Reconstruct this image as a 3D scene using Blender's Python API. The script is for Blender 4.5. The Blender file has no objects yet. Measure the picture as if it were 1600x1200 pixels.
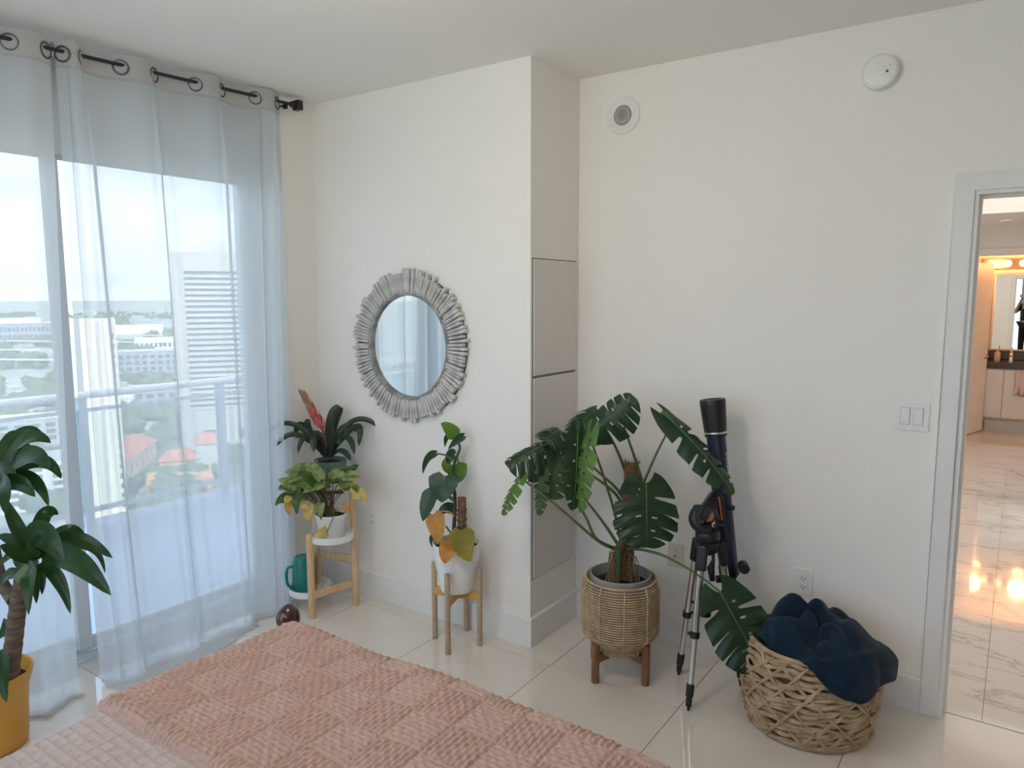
import bpy, bmesh, math, random
import numpy as np
from mathutils import Vector, Matrix
R = random.Random(7)
PI = math.pi
sc = bpy.context.scene
col = sc.collection

# ------------------------------------------------------------------ camera
CAM = Vector((1.8272, -2.7688, 1.66))
YAW, PITCH, ROLL, FPX = math.radians(-34.8832), math.radians(6.814), math.radians(-0.1025), 1140.73
_f = Vector((math.sin(YAW)*math.cos(PITCH), math.cos(YAW)*math.cos(PITCH), -math.sin(PITCH)))
_r0 = Vector((math.cos(YAW), -math.sin(YAW), 0)); _u0 = _r0.cross(_f)
_r = _r0*math.cos(ROLL) + _u0*math.sin(ROLL); _u = -_r0*math.sin(ROLL) + _u0*math.cos(ROLL)
cd = bpy.data.cameras.new('camera'); cam = bpy.data.objects.new('camera', cd); col.objects.link(cam)
m = Matrix((( _r.x, _u.x, -_f.x, CAM.x), (_r.y, _u.y, -_f.y, CAM.y), (_r.z, _u.z, -_f.z, CAM.z), (0, 0, 0, 1)))
cam.matrix_world = m
cd.sensor_fit = 'HORIZONTAL'; cd.sensor_width = 36.0; cd.lens = FPX*36/1600
cd.clip_start = 0.05; cd.clip_end = 40000
sc.camera = cam
def at(px, py, depth):
    """world point that lies `depth` metres in front of the photographer along the bearing of a picture point"""
    return CAM + _f*depth + _r*((px-800)/FPX*depth) - _u*((py-600)/FPX*depth)

# ------------------------------------------------------------------ world, sun, exposure
sc.view_settings.view_transform = 'Standard'; sc.view_settings.look = 'None'
sc.view_settings.gamma = 1.0; sc.view_settings.use_curve_mapping = False
sc.view_settings.exposure = 0.93
SKY = 1.46
w = bpy.data.worlds.new('sky'); sc.world = w; w.use_nodes = True
nt = w.node_tree; nt.nodes.clear()
def N(t, ty, **kw):
    n = t.nodes.new(ty)
    for k, v in kw.items():
        if k.startswith('i_'):
            n.inputs[k[2:].replace('_', ' ')].default_value = v
        else: setattr(n, k, v)
    return n
tc = N(nt, 'ShaderNodeTexCoord'); sep = N(nt, 'ShaderNodeSeparateXYZ'); nt.links.new(tc.outputs['Generated'], sep.inputs[0])
mp = N(nt, 'ShaderNodeMapping'); mp.inputs['Scale'].default_value = (1, 1, 2.6); nt.links.new(tc.outputs['Generated'], mp.inputs[0])
nz = N(nt, 'ShaderNodeTexNoise', i_Scale=3.6, i_Detail=7.0, i_Roughness=.55); nt.links.new(mp.outputs[0], nz.inputs['Vector'])
rp = N(nt, 'ShaderNodeValToRGB'); rp.color_ramp.elements[0].position = .40; rp.color_ramp.elements[1].position = .60
nt.links.new(nz.outputs['Fac'], rp.inputs[0])
gr = N(nt, 'ShaderNodeValToRGB'); e = gr.color_ramp.elements
e[0].position = 0.0; e[0].color = (.66, .79, .95, 1); e[1].position = .5; e[1].color = (.38, .60, .95, 1)
nt.links.new(sep.outputs['Z'], gr.inputs[0])
mx = N(nt, 'ShaderNodeMix', data_type='RGBA'); nt.links.new(rp.outputs['Color'], mx.inputs['Factor'])
nt.links.new(gr.outputs['Color'], mx.inputs['A']); mx.inputs['B'].default_value = (.97, .98, 1.0, 1)
bg = N(nt, 'ShaderNodeBackground', i_Strength=SKY); nt.links.new(mx.outputs['Result'], bg.inputs['Color'])
wo = N(nt, 'ShaderNodeOutputWorld'); nt.links.new(bg.outputs[0], wo.inputs[0])
sd = bpy.data.lights.new('sun', 'SUN'); sd.energy = 5.0; sd.angle = .01; sd.color = (1, .93, .82)
sun = bpy.data.objects.new('sun', sd); col.objects.link(sun)
sun.rotation_euler = Vector((-.62, .35, -.62)).to_track_quat('-Z', 'Y').to_euler()
# daylight portals in the glazed wall and the added near window, to guide sampling of the sky
for (loc, rot, sx, sy) in (((-1.9,-1.9,1.3),(0,-PI/2,0),2.6,3.3), ((.72,-3.78,1.3),(PI/2,0,0),4.3,2.6)):
    pd = bpy.data.lights.new('window_portal', 'AREA'); pd.shape = 'RECTANGLE'; pd.size = sx; pd.size_y = sy
    pd.cycles.is_portal = True
    po = bpy.data.objects.new('window_portal', pd); col.objects.link(po)
    po.location = loc; po.rotation_euler = rot
sc.cycles.max_bounces = 9; sc.cycles.diffuse_bounces = 6; sc.cycles.transparent_max_bounces = 24; sc.cycles.sample_clamp_indirect = 6.0

# ------------------------------------------------------------------ helpers
ORG = {}
def origin(o):
    v = Vector((0, 0, 0))
    while o is not None:
        v += o.location; o = o.parent
    return v
def tag(o, label=None, cat=None, group=None, kind=None):
    if label: o['label'] = label
    if cat: o['category'] = cat
    if group: o['group'] = group
    if kind: o['kind'] = kind
    return o
def thing(name, loc, label, cat, group=None, kind=None):
    o = bpy.data.objects.new(name, None); o.empty_display_size = .05; o.location = loc; col.objects.link(o)
    return tag(o, label, cat, group, kind)
def link(name, me, parent=None, loc=(0, 0, 0)):
    o = bpy.data.objects.new(name, me); col.objects.link(o); o.location = loc
    if parent is not None: o.parent = parent
    return o
class MB:
    def __init__(s): s.v = []; s.f = []
    def add(s, vs, fs):
        b = len(s.v); s.v += [Vector(x) for x in vs]; s.f += [tuple(i+b for i in q) for q in fs]; return s
    def box(s, a, b):
        (x0, y0, z0), (x1, y1, z1) = a, b
        return s.add([(x0,y0,z0),(x1,y0,z0),(x1,y1,z0),(x0,y1,z0),(x0,y0,z1),(x1,y0,z1),(x1,y1,z1),(x0,y1,z1)],
              [(0,3,2,1),(4,5,6,7),(0,1,5,4),(1,2,6,5),(2,3,7,6),(3,0,4,7)])
    def bar(s, p, q, w, h, up=(0,0,1)):
        p, q = Vector(p), Vector(q); t = (q-p).normalized(); a = t.cross(Vector(up)).normalized(); b = a.cross(t)
        vs = [c + a*(i*w/2) + b*(j*h/2) for c in (p, q) for (i, j) in ((-1,-1),(1,-1),(1,1),(-1,1))]
        return s.add(vs, [(0,1,2,3),(7,6,5,4),(0,4,5,1),(1,5,6,2),(2,6,7,3),(3,7,4,0)])
    def tube(s, pts, rad, n=10, caps=True, closed=False, ell=1.0):
        pts = [Vector(p) for p in pts]; k = len(pts)
        if not hasattr(rad, '__len__'): rad = [rad]*k
        vs = []; nrm = None
        for i, p in enumerate(pts):
            if closed: t = pts[(i+1) % k]-pts[i-1]
            else: t = pts[min(i+1, k-1)]-pts[max(i-1, 0)]
            if t.length < 1e-9: t = Vector((0,0,1))
            t.normalize()
            if nrm is None:
                a = Vector((0,0,1)) if abs(t.z) < .9 else Vector((1,0,0)); nrm = t.cross(a).normalized()
            else:
                nrm = (nrm - t*nrm.dot(t)); nrm = nrm.normalized() if nrm.length > 1e-6 else t.orthogonal().normalized()
            bn = t.cross(nrm)
            for j in range(n):
                th = 2*PI*j/n; vs.append(p + (nrm*math.cos(th) + bn*math.sin(th)*ell)*rad[i])
        fs = []
        for i in range(k if closed else k-1):
            for j in range(n):
                a = i*n+j; b = i*n+(j+1) % n; c = ((i+1) % k)*n+(j+1) % n; d = ((i+1) % k)*n+j
                fs.append((a, b, c, d))
        if caps and not closed:
            fs.append(tuple(range(n-1, -1, -1))); fs.append(tuple((k-1)*n+j for j in range(n)))
        return s.add(vs, fs)
    def cyl(s, p, q, r0, r1=None, n=20): return s.tube([p, q], [r0, r0 if r1 is None else r1], n)
    def lathe(s, prof, c=(0,0,0), n=32, axis='z'):
        vs = []; k = len(prof)
        for (r, h) in prof:
            for j in range(n):
                th = 2*PI*j/n; x, y = r*math.cos(th), r*math.sin(th)
                v = Vector((x, y, h)) if axis == 'z' else (Vector((x, h, -y)) if axis == 'y' else Vector((h, x, y)))
                vs.append(v+Vector(c))
        fs = [(i*n+j, i*n+(j+1) % n, (i+1)*n+(j+1) % n, (i+1)*n+j) for i in range(k-1) for j in range(n)]
        if prof[0][0] > 1e-6 and prof[0][1] != prof[-1][1] or prof[0][0] > 1e-6 and k < 3: pass
        return s.add(vs, fs)
    def disc(s, c, r, n=32, axis='z'):
        vs = [Vector(c)]
        for j in range(n):
            th = 2*PI*j/n; x, y = r*math.cos(th), r*math.sin(th)
            vs.append(Vector(c)+(Vector((x,y,0)) if axis == 'z' else Vector((x,0,-y)) if axis == 'y' else Vector((0,x,y))))
        return s.add(vs, [(0, 1+j, 1+(j+1) % n) for j in range(n)])
    def grid(s, fn, nu, nv, wrap=False):
        vs = [fn(i, j) for i in range(nu) for j in range(nv)]
        fs = []
        for i in range(nu-1):
            for j in range(nv if wrap else nv-1):
                fs.append((i*nv+j, i*nv+(j+1) % nv, (i+1)*nv+(j+1) % nv, (i+1)*nv+j))
        return s.add(vs, fs)
    def ball(s, c, r, nu=10, nv=14, sq=(1,1,1)):
        c = Vector(c)
        return s.grid(lambda i, j: c+Vector((r*sq[0]*math.sin(PI*i/(nu-1))*math.cos(2*PI*j/nv), r*sq[1]*math.sin(PI*i/(nu-1))*math.sin(2*PI*j/nv), r*sq[2]*math.cos(PI*i/(nu-1)))), nu, nv, True)
    def mesh(s, name, mat, off=Vector((0,0,0)), smooth=False):
        me = bpy.data.meshes.new(name); me.from_pydata([tuple(v-off) for v in s.v], [], s.f)
        bm = bmesh.new(); bm.from_mesh(me); bmesh.ops.remove_doubles(bm, verts=bm.verts, dist=1e-6)
        bmesh.ops.recalc_face_normals(bm, faces=bm.faces); bm.to_mesh(me); bm.free()
        me.materials.append(mat)
        if smooth:
            me.polygons.foreach_set('use_smooth', [True]*len(me.polygons)); me.set_sharp_from_angle(angle=math.radians(smooth if smooth is not True else 40))
        me.update(); return me
    def build(s, name, mat, parent=None, smooth=False, bevel=0, seg=2):
        o = link(name, s.mesh(name, mat, origin(parent) if parent else Vector((0,0,0)), smooth), parent)
        if bevel:
            b = o.modifiers.new('bevel', 'BEVEL'); b.width = bevel; b.segments = seg; b.limit_method = 'ANGLE'; b.angle_limit = math.radians(40)
        return o
def struct(name, mb, mat, label=None, bevel=0, smooth=False, parent=None):
    o = mb.build(name, mat, parent, smooth, bevel)
    if parent is None: o['kind'] = 'structure'
    if label: o['label'] = label
    return o
def bez(p0, p1, p2, t): return p0*((1-t)**2) + p1*(2*t*(1-t)) + p2*(t*t)
def bezd(p0, p1, p2, t): return (p1-p0)*(2*(1-t)) + (p2-p1)*(2*t)
def smooth_path(pts, k=6):
    pts = [Vector(p) for p in pts]; out = []
    for i in range(len(pts)-1):
        p0, p1, p2, p3 = pts[max(i-1,0)], pts[i], pts[i+1], pts[min(i+2, len(pts)-1)]
        for j in range(k):
            t = j/k
            out.append(.5*((2*p1)+(p2-p0)*t+(2*p0-5*p1+4*p2-p3)*t*t+(3*p1-p0-3*p2+p3)*t**3))
    out.append(pts[-1]); return out

# ------------------------------------------------------------------ materials
def newmat(name):
    ma = bpy.data.materials.new(name); ma.use_nodes = True; t = ma.node_tree
    b = t.nodes['Principled BSDF']; return ma, t, b
def mat(name, c, rough=.5, metal=0, c2=None, nscale=8, detail=4, bump=0, bscale=60, spec=.5, stretch=None, lo=.35, hi=.65, coat=0):
    ma, t, b = newmat(name)
    b.inputs['Base Color'].default_value = (*c, 1); b.inputs['Roughness'].default_value = rough; b.inputs['Metallic'].default_value = metal
    b.inputs['Specular IOR Level'].default_value = spec
    if coat: b.inputs['Coat Weight'].default_value = coat
    tc = N(t, 'ShaderNodeTexCoord'); mp = N(t, 'ShaderNodeMapping'); t.links.new(tc.outputs['Object'], mp.inputs[0])
    if stretch: mp.inputs['Scale'].default_value = stretch
    if c2:
        nz = N(t, 'ShaderNodeTexNoise', i_Scale=nscale, i_Detail=detail); t.links.new(mp.outputs[0], nz.inputs['Vector'])
        rp = N(t, 'ShaderNodeValToRGB'); e = rp.color_ramp.elements; e[0].position = lo; e[1].position = hi
        e[0].color = (*c, 1); e[1].color = (*c2, 1); t.links.new(nz.outputs['Fac'], rp.inputs[0]); t.links.new(rp.outputs[0], b.inputs['Base Color'])
    if bump:
        n2 = N(t, 'ShaderNodeTexNoise', i_Scale=bscale, i_Detail=3.0); t.links.new(mp.outputs[0], n2.inputs['Vector'])
        bp = N(t, 'ShaderNodeBump', i_Strength=bump, i_Distance=.01); t.links.new(n2.outputs['Fac'], bp.inputs['Height']); t.links.new(bp.outputs[0], b.inputs['Normal'])
    return ma
def leafmat(name, c, c2, under=None, rough=.35, nscale=14, trans=.18):
    ma = mat(name, c, rough, 0, c2, nscale, spec=.4, bump=.15, bscale=70); t = ma.node_tree; b = t.nodes['Principled BSDF']
    tr = N(t, 'ShaderNodeBsdfTranslucent'); tr.inputs[0].default_value = (c2[0]*1.6, c2[1]*1.7, c2[2]*.9, 1)
    ms = N(t, 'ShaderNodeMixShader', i_Fac=trans); t.links.new(b.outputs[0], ms.inputs[1]); t.links.new(tr.outputs[0], ms.inputs[2])
    t.links.new(ms.outputs[0], t.nodes['Material Output'].inputs[0]); return ma
def sheer(name, dens, c=(.93,.95,.98), graze=.35):
    ma = bpy.data.materials.new(name); ma.use_nodes = True; t = ma.node_tree; t.nodes.clear()
    out = N(t, 'ShaderNodeOutputMaterial'); tp = N(t, 'ShaderNodeBsdfTransparent'); tp.inputs[0].default_value = (1,1,1,1)
    df = N(t, 'ShaderNodeBsdfDiffuse'); df.inputs[0].default_value = (*c,1); tl = N(t, 'ShaderNodeBsdfTranslucent'); tl.inputs[0].default_value = (*c,1)
    m1 = N(t, 'ShaderNodeMixShader', i_Fac=.5); t.links.new(df.outputs[0], m1.inputs[1]); t.links.new(tl.outputs[0], m1.inputs[2])
    lw = N(t, 'ShaderNodeLayerWeight', i_Blend=.35); mr = N(t, 'ShaderNodeMapRange'); t.links.new(lw.outputs['Facing'], mr.inputs[0])
    mr.inputs['To Min'].default_value = dens; mr.inputs['To Max'].default_value = min(1, dens+graze)
    m2 = N(t, 'ShaderNodeMixShader'); t.links.new(mr.outputs[0], m2.inputs[0]); t.links.new(tp.outputs[0], m2.inputs[1]); t.links.new(m1.outputs[0], m2.inputs[2])
    t.links.new(m2.outputs[0], out.inputs[0]); return ma
def glassmat(name, tint=(.94,.97,.98), refl=.06):
    ma = bpy.data.materials.new(name); ma.use_nodes = True; t = ma.node_tree; t.nodes.clear()
    out = N(t, 'ShaderNodeOutputMaterial'); tp = N(t, 'ShaderNodeBsdfTransparent'); tp.inputs[0].default_value = (*tint,1)
    gl = N(t, 'ShaderNodeBsdfGlossy', i_Roughness=.0); fr = N(t, 'ShaderNodeFresnel', i_IOR=1.35)
    m2 = N(t, 'ShaderNodeMixShader'); t.links.new(fr.outputs[0], m2.inputs[0]); t.links.new(tp.outputs[0], m2.inputs[1]); t.links.new(gl.outputs[0], m2.inputs[2])
    t.links.new(m2.outputs[0], out.inputs[0]); return ma
def emit(name, c, s):
    ma, t, b = newmat(name); b.inputs['Base Color'].default_value = (*c,1); b.inputs['Emission Color'].default_value = (*c,1); b.inputs['Emission Strength'].default_value = s; return ma
M = {}
M['wall'] = mat('wall_paint', (.87,.84,.795), .75, c2=(.885,.855,.81), nscale=1.3, bump=.12, bscale=130, spec=.25)
M['ceil'] = mat('ceiling_paint', (.89,.865,.825), .85, bump=.06, bscale=120, spec=.2)
M['trim'] = mat('trim_paint', (.84,.82,.79), .4, c2=(.80,.78,.75), nscale=5, spec=.4)
M['grout'] = mat('grout', (.30,.27,.24), .9)
M['tile'] = mat('porcelain_tile', (.78,.72,.645), .05, c2=(.83,.77,.70), nscale=2.2, detail=8, spec=.55)
M['tile'].node_tree.nodes['Principled BSDF'].inputs['IOR'].default_value = 1.9
M['white'] = mat('white_plastic', (.84,.83,.80), .35)
M['whitegloss'] = mat('white_enamel', (.86,.86,.85), .25)
M['black'] = mat('black_plastic', (.012,.012,.014), .4, bump=.1, bscale=200)
M['chrome'] = mat('brushed_aluminium', (.72,.70,.68), .28, 1.0)
M['darkmetal'] = mat('dark_grey_metal', (.05,.05,.055), .4, .7)
M['greymetal'] = mat('gunmetal', (.16,.16,.17), .4, .8)
M['frame'] = mat('window_frame_paint', (.66,.69,.72), .4)
M['glass'] = glassmat('window_glass')
M['balglass'] = glassmat('railing_glass', (.90,.95,.96))
M['sheer'] = sheer('sheer_fabric', .73, (.78,.83,.88), graze=.2)
M['header'] = sheer('curtain_header_fabric', .80, (.74,.74,.74), .15)
M['mirror'] = mat('mirror_glass', (.93,.95,.94), .0, 1.0)
M['wood'] = mat('bamboo_wood', (.62,.41,.22), .5, c2=(.72,.51,.30), nscale=9, stretch=(8,8,1))
M['wood2'] = mat('walnut_wood', (.20,.085,.04), .45, c2=(.29,.13,.065), nscale=8, stretch=(8,8,1))
M['darkwood'] = mat('dark_mahogany', (.035,.010,.007), .2, c2=(.07,.02,.012), nscale=12, coat=.5)
M['soil'] = mat('potting_soil', (.012,.008,.006), .95, c2=(.05,.035,.028), nscale=70, bump=1, bscale=90)
M['coir'] = mat('coir', (.19,.085,.04), .95, c2=(.33,.17,.09), nscale=80, bump=1, bscale=150)

# ------------------------------------------------------------------ dimensions
H = 2.70; YW = .4313; XL = -1.4355; XR = 3.0; YN = -3.62; BT = .015; BH = .1438; JY = -.258
DX0, DX1, DH = 1.655, 2.47, 2.04
#STRUCTURE
# ------------------------------------------------------------------ room shell
struct('wall_back', MB().box((-1.95,0,-.05),(0,.10,H+.1)), M['wall'], 'white wall that carries the round mirror')
struct('wall_return', MB().box((-.10,.10,-.05),(0,.5513,H+.1)), M['wall'], 'shaded side of the wall projection beside the monstera')
b = MB().box((0,YW,-.05),(DX0,.5513,H+.1)); b.box((DX1,YW,-.05),(XR,.5513,H+.1)); b.box((DX0,YW,DH),(DX1,.5513,H+.1))
struct('wall_far', b, M['wall'], 'long white wall behind the telescope')
b = MB().box((-1.80,JY,-.05),(XL,0,H+.1)); b.box((-1.80,YN,2.62),(-1.58,JY,H+.1))
struct('wall_left', b, M['wall'], 'narrow grey corner wall beside the curtain')
struct('wall_right', MB().box((XR,YN,-.05),(XR+.1,.5513,H+.1)), mat('bounce_damping_veneer', (.36,.27,.20), .5, c2=(.42,.32,.24), nscale=3, stretch=(1,1,.2)), 'unseen right wall with dark veneer added to damp bounced light')  # dark veneer made up to lower light bounced onto the facing walls
NW0, NW1 = -1.45, 2.90
b = MB().box((-1.85,YN-.1,-.05),(NW0,YN,H+.1)); b.box((NW1,YN-.1,-.05),(XR+.1,YN,H+.1)); b.box((NW0,YN-.1,2.60),(NW1,YN,H+.1))
struct('wall_near', b, M['wall'])
wn = thing('window_2_added', ((NW0+NW1)/2,YN-.05,0), 'unseen floor to ceiling window added behind the bed for light', None); wn['kind'] = 'structure'  # glazing invented behind the camera to bring in more daylight

struct('ceiling', MB().box((-1.85,YN,H),(XR,YW,H+.12)), M['ceil'])
# floor with single tiles
fl = struct('floor', MB().box((-1.60,YN,-.12),(XR,.485,-.003)), M['grout'], 'polished beige tile floor')
TP = .61; G = .0016; tiles = {}
for i in range(-4, 6):
    for j in range(-7, 2):
        x0 = .175+TP*i+G; x1 = .175+TP*(i+1)-G; y0 = -.097+TP*j+G; y1 = -.097+TP*(j+1)-G
        x0, x1, y0, y1 = max(x0,-1.60), min(x1,XR), max(y0,YN), min(y1,.483)
        if x1-x0 < .02 or y1-y0 < .02: continue
        k = (round(x1-x0,4), round(y1-y0,4))
        if k not in tiles: tiles[k] = MB().box((0,0,-.012),(k[0],k[1],0)).mesh('tile', M['tile'])
        o = link('tile', tiles[k], fl, (x0,y0,0))
# baseboards
def baseb(name, p, q, n):
    """p,q floor ends along the wall face, n the direction into the room"""
    p, q, n = Vector((*p,0)), Vector((*q,0)), Vector((*n,0)); mb = MB()
    prof = [(0,0),(BT,0),(BT,BH-.006),(BT-.006,BH),(0,BH)]
    vs = [c+n*a+Vector((0,0,h)) for c in (p,q) for (a,h) in prof]; k = len(prof)
    mb.add(vs, [tuple(range(k)), tuple(range(2*k-1,k-1,-1))]+[(i,(i+1)%k,k+(i+1)%k,k+i) for i in range(k)])
    return struct(name, mb, M['trim'])
baseb('baseboard_back', (XL,0), (BT,0), (0,-1)); baseb('baseboard_return', (0,0), (0,YW), (1,0))
baseb('baseboard_far', (BT,YW), (1.592,YW), (0,-1)); baseb('baseboard_left', (XL,JY), (XL,-BT), (1,0))
baseb('baseboard_window_jamb', (-1.60,JY), (XL+BT,JY), (0,-1))
baseb('baseboard_near', (NW1,YN), (XR,YN), (0,1)); baseb('baseboard_right', (XR,YN), (XR,YW), (-1,0))
# door casing and jamb
cw = .065
b = MB()
xo, xi, zo, zi = DX0-cw, DX0, DH+cw, DH
for (a, c, d, e2) in (((xo,0),(xi,0),(xi,zi),(xo,zo)), ((xo,zo),(xi,zi),(DX1,zi),(DX1+cw,zo)), ((DX1,0),(DX1+cw,0),(DX1+cw,zo),(DX1,zi))):
    q = (a,c,d,e2); vs = [(x,YW-.020,z) for x,z in q]+[(x,YW+.012,z) for x,z in q]
    b.add(vs, [(0,1,2,3),(7,6,5,4),(0,4,5,1),(1,5,6,2),(2,6,7,3),(3,7,4,0)])
ca = struct('trim_1', b, M['trim'], 'white door casing around the opening to the hall', bevel=.004)
b = MB().box((DX0,YW-.012,0),(DX0+.014,.57,DH)); b.box((DX1-.014,YW-.012,0),(DX1,.57,DH)); b.box((DX0+.014,YW-.012,DH-.014),(DX1-.014,.57,DH))
b.box((DX0+.014,.47,0),(DX0+.024,.50,DH-.014)); b.box((DX0+.024,.47,DH-.024),(DX1-.014,.50,DH-.014))
jb = b.build('door_jamb', M['trim'], ca)
MB().box((DX0+.0135,YW+.005,.91),(DX0+.0165,YW+.032,.975)).build('strike_plate', M['chrome'], ca, bevel=.002)
# casing on the hall side too
b = MB().box((DX0-cw,.5513,0),(DX0,.571,zo)); b.box((DX1,.5513,0),(DX1+cw,.571,zo)); b.box((DX0,.5513,DH),(DX1,.571,zo))
b.build('casing', M['trim'], ca, bevel=.004)

# ------------------------------------------------------------------ glazed wall (sliding doors)
WX = -1.65
def sash(win, y0, y1, x, z0=.05, z1=2.58, st=.06):
    for (a, c) in ((y0,y0+st),(y1-st,y1)):
        MB().box((x-.02,a,z0),(x+.02,c,z1)).build('stile', M['frame'], win, bevel=.003)
    for (a, c) in ((z0,z0+.05),(z1-.06,z1)):
        MB().box((x-.02,y0+st,a),(x+.02,y1-st,c)).build('rail', M['frame'], win, bevel=.003)
    MB().box((x-.003,y0+st-.01,z0+.04),(x+.003,y1-st+.01,z1-.05)).build('pane', M['glass'], win)
wf = thing('window_1', (WX,-1.0,0), 'sliding glass balcony door behind the sheer curtain', None)
wf['kind'] = 'structure'
b = MB().box((-1.76,JY-.03,0),(-1.56,JY,2.62)); b.box((-1.76,YN,2.58),(-1.56,JY,2.62)); b.build('frame', M['frame'], wf)
tb = MB()
tb.box((-1.84,YN,-.02),(-1.58,JY,.018))
for x in (-1.60,-1.625,-1.675,-1.70,-1.725,-1.775,-1.80): tb.box((x-.004,YN,.018),(x+.004,JY,.032))
tb.build('track', M['frame'], wf)
sash(wf, -1.30, JY-.03, -1.63); sash(wf, -2.42, -1.215, -1.69); sash(wf, YN, -2.36, -1.63)
for k in range(4):
    xa, xb = NW0+(NW1-NW0)*k/4, NW0+(NW1-NW0)*(k+1)/4
    for (a, c) in ((xa,xa+.05),(xb-.05,xb)): MB().box((a,YN-.07,.0),(c,YN-.03,2.60)).build('stile', M['frame'], wn)
    for (a, c) in ((0,.06),(2.54,2.60)): MB().box((xa+.05,YN-.07,a),(xb-.05,YN-.03,c)).build('rail', M['frame'], wn)
    MB().box((xa+.04,YN-.053,.05),(xb-.04,YN-.047,2.55)).build('pane', M['glass'], wn)
# ------------------------------------------------------------------ balcony
BX = -3.85
struct('floor_balcony', MB().box((BX-.05,-7,-.22),(-1.84,7,-.02)), mat('skylight_tinted_screed', (.42,.50,.60), .6, c2=(.46,.54,.64), nscale=3), 'pale balcony floor outside the glass, toned with blue skylight')  # blue cast of the skylight is put into this floor colour
rl = thing('balcony_railing', (BX+.1,0,-.02), 'pale grey metal balcony railing with glass panes outside the window', 'railing')
rm = mat('railing_paint', (.50,.54,.58), .45)
rx = BX+.1
MB().box((rx-.035,-7,.93),(rx+.035,7,.98)).build('top_rail', rm, rl, bevel=.006)
MB().box((rx-.02,-7,.83),(rx+.02,7,.855)).build('mid_rail', rm, rl, bevel=.004)
MB().box((rx-.02,-7,.075),(rx+.02,7,.11)).build('bottom_rail', rm, rl, bevel=.004)
for i in range(-4, 5):
    y = -.25+1.12*i
    MB().box((rx-.03,y-.03,-.02),(rx+.03,y+.03,.93)).build('post', rm, rl, bevel=.004)
    MB().box((rx-.004,y+.03,.11),(rx+.004,y+1.09,.83)).build('glass_pane', M['balglass'], rl)
#FURNISH
# ------------------------------------------------------------------ curtain rod, curtains, shade
RX = -1.36
def rodz(y): return 2.652 + (y+.28)*.024
rod = thing('curtain_rod', (RX,-.2,2.65), 'thin black curtain rod with square finial just below the ceiling', 'curtain rod')
MB().tube([(RX,y,rodz(y)) for y in (-3.4,-2.4,-1.6,-.8,-.2)], .0075, 10).build('rod', M['darkmetal'], rod, True)
fb = MB(); fy = -.155
fb.bar((RX,fy-.018,rodz(fy)), (RX,fy+.018,rodz(fy)+.002), .05, .05)
fo = fb.build('finial', M['darkmetal'], rod, bevel=.006)
MB().tube([(RX,-.205,rodz(-.2)),(RX,-.195,rodz(-.2)),(RX,-.185,rodz(-.2)),(RX,-.172,rodz(-.2))], [.010,.016,.016,.010], 12).build('finial_collar', M['darkmetal'], rod, True)
bk = MB().box((XL,-.246,rodz(-.24)-.035),(XL+.006,-.222,rodz(-.24)+.025)); bk.box((XL,-.238,rodz(-.24)-.016),(RX+.012,-.230,rodz(-.24)-.008)); bk.box((RX-.012,-.24,rodz(-.24)-.03),(RX+.012,-.228,rodz(-.24)-.008))
bk.build('bracket', M['darkmetal'], rod)
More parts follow.
